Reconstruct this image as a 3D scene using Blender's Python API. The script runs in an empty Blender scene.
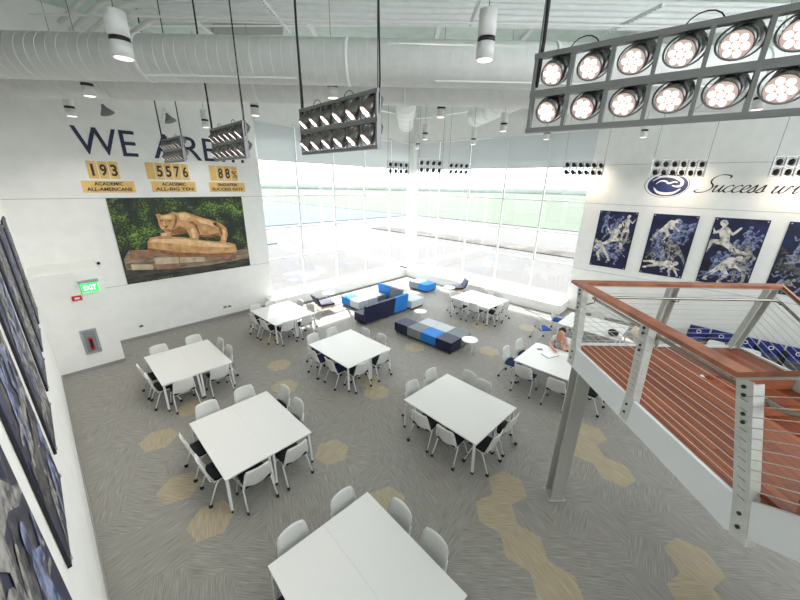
import bpy, bmesh, math, random
from mathutils import Vector, Matrix, Euler
random.seed(7)
PI = math.pi
C = bpy.context.scene.collection

# ------------------------------------------------------------------ materials
def s2l(c):
    return tuple((x/12.92 if x <= .04045 else ((x+.055)/1.055)**2.4) for x in c)
def rgb(r, g, b):
    return s2l((r/255, g/255, b/255)) + (1,)
def mat(name, col, rough=.5, metal=0.0, emit=None, estr=0.0, spec=None):
    m = bpy.data.materials.new(name); m.use_nodes = True
    b = m.node_tree.nodes['Principled BSDF']
    b.inputs['Base Color'].default_value = col
    b.inputs['Roughness'].default_value = rough
    b.inputs['Metallic'].default_value = metal
    if spec is not None: b.inputs['Specular IOR Level'].default_value = spec
    if emit:
        b.inputs['Emission Color'].default_value = emit
        b.inputs['Emission Strength'].default_value = estr
    return m
def nt(m): return m.node_tree.nodes, m.node_tree.links
def noisy(name, c1, c2, scale=8, rough=.6, stretch=(1,1,1), metal=0.0, lo=.35, hi=.65, coord='Object', bump=0.0, detail=4):
    m = mat(name, c1, rough, metal); N, L = nt(m); b = N['Principled BSDF']
    tc = N.new('ShaderNodeTexCoord'); mp = N.new('ShaderNodeMapping'); mp.inputs['Scale'].default_value = stretch
    nz = N.new('ShaderNodeTexNoise'); nz.inputs['Scale'].default_value = scale; nz.inputs['Detail'].default_value = detail
    cr = N.new('ShaderNodeValToRGB'); cr.color_ramp.elements[0].position = lo; cr.color_ramp.elements[1].position = hi
    cr.color_ramp.elements[0].color = c1; cr.color_ramp.elements[1].color = c2
    L.new(tc.outputs[coord], mp.inputs['Vector']); L.new(mp.outputs['Vector'], nz.inputs['Vector'])
    L.new(nz.outputs['Fac'], cr.inputs['Fac']); L.new(cr.outputs['Color'], b.inputs['Base Color'])
    if bump:
        bp = N.new('ShaderNodeBump'); bp.inputs['Strength'].default_value = bump; bp.inputs['Distance'].default_value = .01
        L.new(nz.outputs['Fac'], bp.inputs['Height']); L.new(bp.outputs['Normal'], b.inputs['Normal'])
    return m
M = {}
M['wall'] = noisy('wall_paint', rgb(238,238,234), rgb(233,233,229), 3, .6)
M['seam'] = mat('panel_joint', rgb(176,177,174), .7)
M['white'] = mat('white_laminate', rgb(228,228,225), .35)
M['white_metal'] = mat('white_metal', rgb(222,223,222), .4)
M['mesh_white'] = noisy('white_chair_mesh', rgb(210,211,207), rgb(224,225,221), 90, .6)
M['black_seat'] = noisy('black_seat_fabric', rgb(26,27,32), rgb(38,40,46), 60, .9)
M['navy_seat'] = noisy('navy_seat_fabric', rgb(20,36,78), rgb(26,46,96), 60, .9)
M['blue_seat'] = noisy('blue_seat_fabric', rgb(22,66,140), rgb(30,84,168), 60, .9)
M['black'] = mat('black_plastic', rgb(18,18,20), .5)
M['base'] = mat('grey_base', rgb(150,150,146), .6)
M['duct'] = noisy('duct_paint', rgb(224,226,224), rgb(231,233,231), 5, .55)
M['ceil'] = noisy('ceiling_deck', rgb(196,212,205), rgb(208,222,216), 3, .7)
M['ceil_grey'] = mat('ceiling_panel_grey', rgb(150,153,150), .7)
M['steel_white'] = mat('painted_steel', rgb(230,233,231), .5)
M['rack'] = mat('rack_steel', rgb(128,130,130), .38, .6)
M['lampbody'] = mat('lamp_chrome', rgb(120,118,116), .3, .9)
M['lampdark'] = mat('lamp_black', rgb(20,20,22), .35)
M['reflector'] = mat('lamp_reflector', rgb(190,172,166), .3, .5, rgb(255,222,210), .35)
M['led'] = mat('led_lens', rgb(255,255,255), .3, 0, rgb(255,246,244), 3.2)
M['glow'] = mat('pendant_glow', rgb(255,255,255), .3, 0, rgb(255,232,220), 2.2)
M['cable'] = mat('black_cable', rgb(24,24,24), .6)
M['wire'] = mat('steel_wire', rgb(120,122,122), .4, .7)
M['cablerail'] = mat('stainless_cable', rgb(206,202,192), .35, .5)
M['stainless'] = mat('stainless_tube', rgb(150,146,138), .25, .95)
M['post'] = noisy('post_paint', rgb(188,190,184), rgb(200,202,196), 12, .5)
M['bolt'] = mat('bolt_steel', rgb(70,70,68), .4, .8)
M['column'] = mat('column_paint', rgb(178,179,172), .5)
M['fascia'] = mat('fascia_white', rgb(226,229,230), .45)
M['wood_rail'] = noisy('rail_wood', rgb(136,72,46), rgb(180,112,80), 5, .4, (1,1,1), lo=.3, hi=.7)
M['navy'] = noisy('navy_vinyl', rgb(20,26,58), rgb(26,33,70), 40, .55)
M['bright'] = noisy('bright_blue_fabric', rgb(26,120,204), rgb(34,134,220), 40, .7)
M['grey'] = noisy('grey_fabric', rgb(118,126,132), rgb(134,142,148), 40, .8)
M['lgrey'] = noisy('light_grey_fabric', rgb(190,196,200), rgb(204,210,214), 40, .8)
M['chairwood'] = noisy('light_wood', rgb(196,160,110), rgb(214,180,130), 8, .5)
M['logo_navy'] = mat('logo_navy', rgb(28,44,98), .5)
M['logo_white'] = mat('logo_white', rgb(240,240,238), .5)
M['textnavy'] = mat('lettering_navy', rgb(22,28,62), .5)
M['textdark'] = mat('lettering_dark', rgb(40,34,36), .5)
M['gold'] = noisy('gold_plate', rgb(226,184,104), rgb(238,200,124), 3, .6)
M['posternavy'] = noisy('poster_navy', rgb(8,9,22), rgb(26,36,90), 2.2, .45, lo=.35, hi=.75)
M['fig1'] = noisy('print_pale', rgb(120,118,116), rgb(226,220,210), 9, .6, lo=.3, hi=.6)
M['fig2'] = noisy('print_blue', rgb(34,42,84), rgb(148,158,190), 11, .6, lo=.35, hi=.65)
M['fig3'] = noisy('print_dark', rgb(24,24,32), rgb(110,106,104), 10, .6, lo=.35, hi=.7)
M['fig4'] = noisy('print_grey', rgb(56,56,64), rgb(176,172,166), 12, .6, lo=.35, hi=.65)
M['exitgreen'] = mat('exit_green', rgb(70,220,110), .5, 0, rgb(60,230,110), 1.0)
M['exitletter'] = mat('exit_letter', rgb(225,255,230), .5, 0, rgb(225,255,230), 1.2)
M['red'] = mat('alarm_red', rgb(196,40,30), .4)
M['aluminium'] = mat('brushed_aluminium', rgb(176,178,180), .4, .6)
M['grille'] = mat('floor_grille', rgb(120,122,122), .5, .4)
M['skin'] = noisy('skin', rgb(206,150,124), rgb(216,162,136), 20, .6)
M['hair'] = noisy('hair', rgb(16,14,14), rgb(34,28,26), 40, .7)
M['shirt'] = noisy('shirt_cloth', rgb(214,212,208), rgb(226,224,220), 20, .8)
M['trousers'] = mat('trouser_cloth', rgb(50,54,66), .9)
M['paper'] = mat('paper', rgb(244,244,244), .7)
M['pen'] = mat('phone_dark', rgb(70,76,84), .4)
M['beige'] = noisy('beige_fabric', rgb(206,192,172), rgb(216,204,184), 30, .8)
M['bluekit'] = noisy('stadium_blue', rgb(18,30,104), rgb(28,44,132), 5, .4)

def wood_planks():
    m = mat('deck_planks', rgb(160,80,48), .45); N, L = nt(m); b = N['Principled BSDF']
    tc = N.new('ShaderNodeTexCoord'); mp = N.new('ShaderNodeMapping')
    mp.inputs['Rotation'].default_value = (0,0,-math.atan2(.68,.73))
    L.new(tc.outputs['Object'], mp.inputs['Vector'])
    br = N.new('ShaderNodeTexBrick'); br.inputs['Scale'].default_value = 1
    br.inputs['Brick Width'].default_value = 1.6; br.inputs['Row Height'].default_value = .095
    br.inputs['Mortar Size'].default_value = .004; br.inputs['Mortar'].default_value = rgb(70,30,20)
    br.inputs['Color1'].default_value = rgb(122,50,18); br.inputs['Color2'].default_value = rgb(166,86,44)
    br.offset = .37
    nz = N.new('ShaderNodeTexNoise'); nz.inputs['Scale'].default_value = 6
    mp2 = N.new('ShaderNodeMapping'); mp2.inputs['Scale'].default_value = (.5,9,1)
    L.new(mp.outputs['Vector'], br.inputs['Vector']); L.new(mp.outputs['Vector'], mp2.inputs['Vector']); L.new(mp2.outputs['Vector'], nz.inputs['Vector'])
    mx = N.new('ShaderNodeMix'); mx.data_type = 'RGBA'; mx.blend_type = 'MULTIPLY'; mx.inputs['Factor'].default_value = .6
    cr = N.new('ShaderNodeValToRGB'); cr.color_ramp.elements[0].position = .3; cr.color_ramp.elements[0].color = (.45,.4,.38,1); cr.color_ramp.elements[1].position = .65
    L.new(nz.outputs['Fac'], cr.inputs['Fac']); L.new(br.outputs['Color'], mx.inputs[6]); L.new(cr.outputs['Color'], mx.inputs[7])
    L.new(mx.outputs[2], b.inputs['Base Color'])
    return m
M['deck'] = wood_planks()

def carpet(name, c1, c2, c3):
    m = mat(name, c1, .62, spec=.45); N, L = nt(m); b = N['Principled BSDF']
    uv = N.new('ShaderNodeUVMap'); uv.uv_map = 'UVMap'
    mp = N.new('ShaderNodeMapping'); mp.inputs['Scale'].default_value = (2.2, 52, 1)
    nz = N.new('ShaderNodeTexNoise'); nz.inputs['Scale'].default_value = 1.5; nz.inputs['Detail'].default_value = 3
    L.new(uv.outputs['UV'], mp.inputs['Vector']); L.new(mp.outputs['Vector'], nz.inputs['Vector'])
    cr = N.new('ShaderNodeValToRGB'); e = cr.color_ramp.elements
    e[0].position = .34; e[0].color = c1; e[1].position = .66; e[1].color = c3
    n = e.new(.5); n.color = c2
    L.new(nz.outputs['Fac'], cr.inputs['Fac']); L.new(cr.outputs['Color'], b.inputs['Base Color'])
    return m
M['carpet'] = carpet('carpet_grey', rgb(126,123,118), rgb(143,140,134), rgb(160,157,151))
M['carpet_tan'] = carpet('carpet_tan', rgb(152,140,118), rgb(168,156,132), rgb(181,170,148))

def foliage_mat():
    m = mat('printed_foliage', rgb(20,40,14), .5); N, L = nt(m); b = N['Principled BSDF']
    tc = N.new('ShaderNodeTexCoord'); v = N.new('ShaderNodeTexVoronoi'); v.inputs['Scale'].default_value = 17
    n = N.new('ShaderNodeTexNoise'); n.inputs['Scale'].default_value = 1.6; n.inputs['Detail'].default_value = 5
    L.new(tc.outputs['Object'], v.inputs['Vector']); L.new(tc.outputs['Object'], n.inputs['Vector'])
    mt = N.new('ShaderNodeMath'); mt.operation = 'MULTIPLY'; L.new(v.outputs['Distance'], mt.inputs[0]); mt.inputs[1].default_value = 1.1
    ma = N.new('ShaderNodeMath'); ma.operation = 'MULTIPLY_ADD'; L.new(n.outputs['Fac'], ma.inputs[0]); ma.inputs[1].default_value = 1.5; ma.inputs[2].default_value = -.5
    ms = N.new('ShaderNodeMath'); ms.operation = 'MULTIPLY'; L.new(mt.outputs[0], ms.inputs[0]); L.new(ma.outputs[0], ms.inputs[1])
    cr = N.new('ShaderNodeValToRGB'); e = cr.color_ramp.elements
    e[0].position = .02; e[0].color = rgb(8,14,8); e[1].position = .42; e[1].color = rgb(128,160,62)
    k = e.new(.15); k.color = rgb(30,48,18); L.new(ms.outputs[0], cr.inputs['Fac']); L.new(cr.outputs['Color'], b.inputs['Base Color'])
    return m
M['foliage'] = foliage_mat()
M['stone'] = noisy('printed_stone', rgb(176,128,80), rgb(222,176,124), 5, .6, lo=.3, hi=.7)
M['stone_dark'] = noisy('printed_stone_shadow', rgb(120,74,40), rgb(160,108,64), 6, .6)
M['stone_low'] = noisy('printed_wall', rgb(70,62,54), rgb(170,148,122), 2.4, .6, (1,1,5), lo=.3, hi=.7)

def glass_mat():
    m = bpy.data.materials.new('window_glass'); m.use_nodes = True; N, L = nt(m); N.clear()
    o = N.new('ShaderNodeOutputMaterial'); t = N.new('ShaderNodeBsdfTransparent'); t.inputs[0].default_value = (.95,.96,.96,1)
    g = N.new('ShaderNodeBsdfGlossy'); g.inputs['Roughness'].default_value = .02
    x = N.new('ShaderNodeMixShader'); x.inputs[0].default_value = .05
    L.new(t.outputs[0], x.inputs[1]); L.new(g.outputs[0], x.inputs[2]); L.new(x.outputs[0], o.inputs[0]); return m
M['glass'] = glass_mat()
def shade_mat():
    m = bpy.data.materials.new('roller_shade_fabric'); m.use_nodes = True; N, L = nt(m); N.clear()
    o = N.new('ShaderNodeOutputMaterial'); d = N.new('ShaderNodeBsdfDiffuse'); d.inputs[0].default_value = rgb(232,235,234)
    t = N.new('ShaderNodeBsdfTranslucent'); t.inputs[0].default_value = rgb(176,180,180)
    p = N.new('ShaderNodeBsdfTransparent')
    x = N.new('ShaderNodeMixShader'); x.inputs[0].default_value = .45; y = N.new('ShaderNodeMixShader'); y.inputs[0].default_value = .06
    L.new(d.outputs[0], x.inputs[1]); L.new(t.outputs[0], x.inputs[2]); L.new(x.outputs[0], y.inputs[1]); L.new(p.outputs[0], y.inputs[2]); L.new(y.outputs[0], o.inputs[0]); return m
M['shade'] = shade_mat()
M['ground'] = noisy('outdoor_paving', rgb(84,83,82), rgb(90,89,88), .05, .9, coord='Object')
M['turf'] = noisy('outdoor_grass', rgb(68,78,66), rgb(76,86,72), .08, .9)
M['bluefield'] = noisy('outdoor_blue_court', rgb(56,70,92), rgb(62,76,98), .1, .8)
M['gravel'] = noisy('outdoor_gravel', rgb(50,44,40), rgb(86,82,78), .5, .9)
M['trees'] = noisy('distant_trees', rgb(66,80,74), rgb(74,86,80), .3, .9)

# ------------------------------------------------------------------ mesh helpers
class MB:
    def __init__(s): s.bm = bmesh.new(); s.mi = 0; s.sm = False
    def _fin(s, fs):
        for f in fs: f.material_index = s.mi; f.smooth = s.sm
    def box(s, c, d, rot=None, bev=0.0):
        r = bmesh.ops.create_cube(s.bm, size=1); v = r['verts']
        mt = Matrix.Translation(c) @ (rot.to_matrix().to_4x4() if isinstance(rot, Euler) else (rot if rot else Matrix())) @ Matrix.Diagonal((d[0],d[1],d[2],1))
        bmesh.ops.transform(s.bm, matrix=mt, verts=v)
        fs = set(f for q in v for f in q.link_faces)
        s._fin(fs)
        if bev > 0:
            es = list(set(e for q in v for e in q.link_edges))
            rr = bmesh.ops.bevel(s.bm, geom=es, offset=bev, segments=2, affect='EDGES', profile=.6)
            s._fin(rr['faces'])
        return s
    def b2(s, x0, x1, y0, y1, z0, z1, bev=0.0):
        return s.box(((x0+x1)/2,(y0+y1)/2,(z0+z1)/2), (abs(x1-x0),abs(y1-y0),abs(z1-z0)), None, bev)
    def bar(s, a, b, w, h=None, up=(0,0,1), bev=0.0):
        a = Vector(a); b = Vector(b); d = b-a; z = d.normalized(); u = Vector(up)
        if abs(z.dot(u)) > .98: u = Vector((1,0,0))
        x = u.cross(z).normalized(); y = z.cross(x)
        m = Matrix((x,y,z)).transposed().to_4x4()
        return s.box((a+b)/2, (w, h or w, d.length), m, bev)
    def tube(s, pts, r, n=8, cap=True):
        pts = [Vector(p) for p in pts]; rings = []; sm = True
        rr = r if isinstance(r, (list,tuple)) else [r]*len(pts)
        prev = None
        for i, p in enumerate(pts):
            d = (pts[min(i+1,len(pts)-1)]-pts[max(i-1,0)]).normalized()
            u = prev if prev else (Vector((0,0,1)) if abs(d.z) < .9 else Vector((1,0,0)))
            x = (u - d*u.dot(d)).normalized(); y = d.cross(x); prev = x
            rings.append([s.bm.verts.new(p+(x*math.cos(2*PI*k/n)+y*math.sin(2*PI*k/n))*rr[i]) for k in range(n)])
        for a, b in zip(rings, rings[1:]):
            for k in range(n):
                f = s.bm.faces.new((a[k],a[(k+1)%n],b[(k+1)%n],b[k])); f.smooth = True; f.material_index = s.mi
        if cap:
            for q in (rings[0][::-1], rings[-1]):
                f = s.bm.faces.new(q); f.material_index = s.mi
        return s
    def cyl(s, a, b, r1, r2=None, n=16): return s.tube([a,b], [r1, r2 if r2 is not None else r1], n)
    def ball(s, c, r, sc=(1,1,1), n=10):
        q = bmesh.ops.create_uvsphere(s.bm, u_segments=n*2 if n < 8 else n, v_segments=max(6,n-2), radius=r)
        bmesh.ops.transform(s.bm, matrix=Matrix.Translation(c) @ Matrix.Diagonal((sc[0],sc[1],sc[2],1)), verts=q['verts'])
        for f in set(f for v in q['verts'] for f in v.link_faces): f.smooth = True; f.material_index = s.mi
        return s
    def disc(s, c, r, nrm, t=.004, n=20):
        nrm = Vector(nrm).normalized(); return s.tube([Vector(c), Vector(c)+nrm*t], r, n)
    def ring(s, c, R, r, nrm, n=24, m=6, arc=2*PI, a0=0):
        nrm = Vector(nrm).normalized(); u = nrm.orthogonal().normalized(); v = nrm.cross(u)
        k = n if arc < 2*PI-.01 else n
        pts = [Vector(c)+(u*math.cos(a0+arc*i/k)+v*math.sin(a0+arc*i/k))*R for i in range(k+1)]
        return s.tube(pts, r, m, cap=arc < 2*PI-.01)
    def poly(s, pts, nrm=None, t=0.0):
        v = [s.bm.verts.new(p) for p in pts]; f = s.bm.faces.new(v); f.material_index = s.mi
        if t and nrm:
            r = bmesh.ops.extrude_face_region(s.bm, geom=[f]); nv = [g for g in r['geom'] if isinstance(g, bmesh.types.BMVert)]
            bmesh.ops.translate(s.bm, verts=nv, vec=Vector(nrm).normalized()*t)
            for g in set(ff for q in nv for ff in q.link_faces): g.material_index = s.mi
        return s
    def m(s, i): s.mi = i; return s
    def build(s, name, mats, parent=None, mods=None):
        bmesh.ops.recalc_face_normals(s.bm, faces=s.bm.faces[:])
        me = bpy.data.meshes.new(name); s.bm.to_mesh(me); s.bm.free()
        for q in (mats if isinstance(mats, (list,tuple)) else [mats]): me.materials.append(q)
        o = bpy.data.objects.new(name, me); C.objects.link(o)
        if parent: o.parent = parent
        return o
def tag(o, label=None, cat=None, group=None, kind=None):
    if label: o['label'] = label
    if cat: o['category'] = cat
    if group: o['group'] = group
    if kind: o['kind'] = kind
    return o
def struct(o): o['kind'] = 'structure'; return o
def empty(name, loc=(0,0,0), rz=0, label=None, cat=None, group=None):
    o = bpy.data.objects.new(name, None); C.objects.link(o); o.location = loc; o.rotation_euler = (0,0,rz)
    o.empty_display_size = .1
    return tag(o, label, cat, group)
def copy_tree(o, parent=None):
    c = o.copy(); C.objects.link(c)
    if parent: c.parent = parent
    for ch in list(o.children): copy_tree(ch, c)
    return c
def text_mesh(txt, size, mtl, name, mw=None, shear=0, align='LEFT', extr=.004, bold=0.0, width=None):
    cu = bpy.data.curves.new(name, 'FONT'); cu.body = txt; cu.size = size; cu.extrude = extr; cu.shear = shear; cu.align_x = align; cu.offset = bold
    t = bpy.data.objects.new(name, cu); C.objects.link(t)
    dg = bpy.context.evaluated_depsgraph_get(); me = bpy.data.meshes.new_from_object(t.evaluated_get(dg))
    bpy.data.objects.remove(t); bpy.data.curves.remove(cu)
    if width:
        xs = [v.co.x for v in me.vertices]; a, b = min(xs), max(xs); ys = [v.co.y for v in me.vertices]; c0, d0 = min(ys), max(ys)
        for v in me.vertices: v.co.x = (v.co.x-a)/(b-a)*width[0]; v.co.y = (v.co.y-c0)/(d0-c0)*width[1]
    if mw: me.transform(mw)
    me.materials.clear(); me.materials.append(mtl)
    o = bpy.data.objects.new(name, me); C.objects.link(o); return o
def on_A(x, z, y=-.012):   # text plane facing -Y, origin at (x, y, z)
    return Matrix.Translation((x,y,z)) @ Matrix.Rotation(PI/2, 4, 'X')
def on_B(y, z, x=-.012):   # facing -X ; reading direction -Y
    return Matrix.Translation((x,y,z)) @ Matrix.Rotation(-PI/2, 4, 'Z') @ Matrix.Rotation(PI/2, 4, 'X')

# ------------------------------------------------------------------ room shell
XC, YB, H = -15.95, -20.0, 9.3
HEAD, SILL, BL = 7.36, .46, 6.0
WAX, WBY = -9.07, -9.43          # window ends
# floor of hexagonal carpet tiles
def clip(poly, x0, x1, y0, y1):
    def cl(p, ins, inter):
        out = []
        for i in range(len(p)):
            a, b = p[i-1], p[i]
            if ins(b):
                if not ins(a): out.append(inter(a,b))
                out.append(b)
            elif ins(a): out.append(inter(a,b))
        return out
    def ix(v): return lambda a,b: (v, a[1]+(b[1]-a[1])*(v-a[0])/(b[0]-a[0]))
    def iy(v): return lambda a,b: (a[0]+(b[0]-a[0])*(v-a[1])/(b[1]-a[1]), v)
    for ins, it in ((lambda p: p[0] >= x0, ix(x0)), (lambda p: p[0] <= x1, ix(x1)), (lambda p: p[1] >= y0, iy(y0)), (lambda p: p[1] <= y1, iy(y1))):
        if poly: poly = cl(poly, ins, it)
    return poly
tan_pts = [(-10.77,-11.84),(-11.37,-11.98),(-11.57,-12.61),(-11.64,-13.2),(-9.76,-14.51),(-10.31,-14.75),(-14.56,-6.12),(-14.08,-5.42),(-10.34,-8.08),
 (-11.61,-6.1),(-7.99,-12.59),(-8.6,-12.65),(-8.82,-13.3),(-14.5,-7.8),(-14.62,-8.6),(-12.4,-10.4),(-13.49,-11.59),(-11.07,-3.07),(-10.6,-3.3),(-11.7,-5.0),
 (-9.0,-9.2),(-6.2,-8.9),(-4.4,-7.9),(-7.6,-7.0),(-10.0,-7.2),(-12.2,-8.9),(-5.6,-9.9),(-3.0,-8.9)]
RH = .62; a1 = (RH*math.cos(math.radians(9)), RH*math.sin(math.radians(9))); a2 = (RH*math.cos(math.radians(69)), RH*math.sin(math.radians(69)))
O0 = (.4*a1[0]+.2*a2[0], .4*a1[1]+.2*a2[1]); tan_set = set()
det = a1[0]*a2[1]-a1[1]*a2[0]
def lat(p):
    dx, dy = p[0]-O0[0], p[1]-O0[1]; u = (dx*a2[1]-dy*a2[0])/det; v = (a1[0]*dy-a1[1]*dx)/det
    best = min(((i,j) for i in (math.floor(u),math.floor(u)+1) for j in (math.floor(v),math.floor(v)+1)), key=lambda q: math.hypot((q[0]-u)*a1[0]+(q[1]-v)*a2[0], (q[0]-u)*a1[1]+(q[1]-v)*a2[1]))
    return best
for p in tan_pts: tan_set.add(lat(p))
bm = bmesh.new(); uvl = bm.loops.layers.uv.new('UVMap'); rnd = random.Random(3)
for i in range(-75, 75):
    for j in range(-75, 75):
        cx = O0[0]+a1[0]*i+a2[0]*j; cy = O0[1]+a1[1]*i+a2[1]*j
        if cx < XC-.5 or cx > .5 or cy < YB-.5 or cy > .5: continue
        hexa = [(cx+.358*math.cos(math.radians(-21+60*k)), cy+.358*math.sin(math.radians(-21+60*k))) for k in range(6)]
        p = clip(hexa, XC, 0, YB, 0)
        ang = math.radians(9+60*rnd.randrange(3)); ox, oy = rnd.random()*50, rnd.random()*50
        if len(p) < 3: continue
        try: f = bm.faces.new([bm.verts.new((x,y,0)) for x,y in p])
        except ValueError: continue
        if f.normal.z < 0: f.normal_flip()
        f.material_index = 1 if (i,j) in tan_set else 0
        for l in f.loops:
            x, y = l.vert.co.x-cx, l.vert.co.y-cy
            l[uvl].uv = (ox+x*math.cos(ang)+y*math.sin(ang), oy-x*math.sin(ang)+y*math.cos(ang))
bmesh.ops.remove_doubles(bm, verts=bm.verts[:], dist=.0005); bm.normal_update()
for f in bm.faces:
    if f.normal.z < 0: f.normal_flip()
me = bpy.data.meshes.new('floor'); bm.to_mesh(me); bm.free(); me.materials.append(M['carpet']); me.materials.append(M['carpet_tan'])
o = bpy.data.objects.new('floor', me); C.objects.link(o); struct(o)

T = .3
w = MB()
w.b2(XC-T, WAX, 0, T, 0, H).b2(WAX, T, 0, T, 0, SILL-.02).b2(WAX, T, 0, T, HEAD, H)
struct(w.build('wall_back', M['wall']))
w = MB(); w.b2(0, T, YB, WBY, 0, H).b2(0, T, WBY, 0, 0, SILL-.02).b2(0, T, WBY, 0, HEAD, H)
struct(w.build('wall_right', M['wall']))
w = MB(); w.b2(XC-T, XC, YB, 0, 0, H); struct(w.build('wall_left', M['wall']))
w = MB(); w.b2(XC-T, T, YB-T, YB, 0, 4.6); struct(w.build('wall_light_block', M['wall']))  # unseen wall added to cut light from behind, open above for sky fill
w = MB(); w.b2(XC-T, T, YB, T, H, H+.2); struct(w.build('ceiling', M['ceil']))
# corner column of the glazing
w = MB(); w.b2(-.28, 0, -.05, 0, SILL, HEAD).b2(-.05, 0, -.4, 0, SILL, HEAD).b2(-.3,-.02,-.42,-.02, SILL, HEAD)
struct(w.build('trim_1', M['steel_white']))
# panel joints on the walls (thin reveals)
w = MB(); w.b2(XC, WAX, -.006, 0, 4.625, 4.64).b2(XC, WAX, -.006, 0, 1.925, 1.94)
struct(w.build('trim_2', M['seam']))
w = MB(); w.b2(-.006, 0, YB, WBY, 4.61, 4.625).b2(-.006, 0, YB, WBY, 1.925, 1.94).b2(-.006, 0, YB, WBY, 6.04, 6.055)
struct(w.build('trim_3', M['seam']))
w = MB(); w.b2(-14.55, -9.4, -.015, 0, 0, .1); struct(w.build('baseboard_back', M['base']))
w = MB(); w.b2(-.015, 0, YB, WBY-.1, 0, .1); struct(w.build('baseboard_right', M['base']))
w = MB(); w.b2(XC, XC+.015, YB, -1.52, 0, .1); struct(w.build('baseboard_left', M['base']))
# corner closet
w = MB(); w.b2(XC+.001, -14.56, -1.5, -.001, 0, 2.84); struct(w.build('wall_closet', M['wall']))
w = MB(); w.b2(XC+.02, -14.545, -1.515, -1.5, 0, .09).b2(-14.56, -14.545, -1.5, -.02, 0, .09); struct(w.build('baseboard_closet', M['base']))
w = MB(); w.b2(-14.56, -14.55, -1.2, -.25, .09, 2.05); struct(w.build('door_1', M['steel_white']))

# ledges below the windows
w = MB(); w.b2(-9.4, -.62, -.62, 0, 0, .44, .02); struct(w.build('trim_4', M['wall']))
w = MB(); w.b2(-1.02, 0, -9.5, 0, 0, .44, .02); struct(w.build('trim_5', M['wall']))
w = MB()
for k in range(3): w.b2(-9.3, -1.3, -.66-.07*k-.04, -.66-.07*k, .002, .012)
struct(w.build('trim_6', M['grille']))
w = MB()
for k in range(3): w.b2(-1.1-.07*k-.04, -1.1-.07*k, -9.8, -1.3, .002, .012)
struct(w.build('trim_7', M['grille']))

# windows
rows = [SILL, 2.03, 3.34, 4.64, 6.0, HEAD]
def window(n, axis, a, b):
    e = empty('window_%d' % n, ((a+b)/2 if axis == 'A' else .05, .05 if axis == 'A' else (a+b)/2, SILL)); struct(e)
    off = e.location.copy(); f = MB(); g = MB(); fw = .03
    def bx(mb, u0, u1, z0, z1, d0=.0, d1=.08):
        if axis == 'A': mb.b2(u0-off.x, u1-off.x, d0-off.y, d1-off.y, z0-off.z, z1-off.z)
        else: mb.b2(d0-off.x, d1-off.x, u0-off.y, u1-off.y, z0-off.z, z1-off.z)
    bx(f, a, a+fw, SILL, HEAD); bx(f, b-fw, b, SILL, HEAD)
    for z in rows: bx(f, a+fw, b-fw, max(SILL,z-.022), min(HEAD,z+.022))
    f.build('frame', M['steel_white'], e)
    bx(g, a+fw, b-fw, SILL+.03, HEAD-.03, .035, .045); g.build('pane', M['glass'], e)
    return e
mA = [WAX, -7.4, -5.5, -3.6, -1.75, -.3]; mB = [-.42, -1.97, -3.87, -5.8, -7.68, WBY]
n = 1
for a, b in zip(mA, mA[1:]): window(n, 'A', a, b); n += 1
for a, b in zip(mB, mB[1:]): window(n, 'B', b, a); n += 1
pos = ['beside the lettered wall', 'second from the lettered wall', 'third from the lettered wall', 'fourth from the lettered wall', 'next to the corner column']
posB = ['next to the corner column', 'second from the corner column', 'third from the corner column', 'fourth from the corner column', 'beside the poster wall']
for k, (a, b) in enumerate(zip(mA, mA[1:])):
    e = empty('roller_shade', ((a+b)/2, -.05, HEAD), 0, 'grey roller shade half lowered over left window wall, '+pos[k], 'window shade', 'grey roller shades')
    MB().b2(-(b-a)/2+.006, (b-a)/2-.006, -.006, 0, BL-HEAD, -.05).build('shade_cloth', M['shade'], e)
    for sx in (-1,1): MB().b2(sx*(b-a)/2*.97-.02, sx*(b-a)/2*.97+.02, -.02, .05, -.03, .05).build('wall_bracket', M['steel_white'], e)
    MB().cyl((-(b-a)/2+.02,-.01,-.05), ((b-a)/2-.02,-.01,-.05), .03).build('roller_tube', M['steel_white'], e)
    MB().b2(-(b-a)/2+.006, (b-a)/2-.006, -.012, .006, BL-HEAD-.025, BL-HEAD).build('hem_bar', M['steel_white'], e)
for k, (a, b) in enumerate(zip(mB, mB[1:])):
    e = empty('roller_shade', (-.05, (a+b)/2, HEAD), PI/2, 'grey roller shade half lowered over right window wall, '+posB[k], 'window shade', 'grey roller shades')
    h2 = abs(b-a)/2
    MB().b2(-h2+.006, h2-.006, 0, .006, BL-HEAD, -.05).build('shade_cloth', M['shade'], e)
    for sx in (-1,1): MB().b2(sx*h2*.97-.02, sx*h2*.97+.02, -.05, .02, -.03, .05).build('wall_bracket', M['steel_white'], e)
    MB().cyl((-h2+.02,.01,-.05), (h2-.02,.01,-.05), .03).build('roller_tube', M['steel_white'], e)
    MB().b2(-h2+.006, h2-.006, -.006, .012, BL-HEAD-.025, BL-HEAD).build('hem_bar', M['steel_white'], e)

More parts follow.
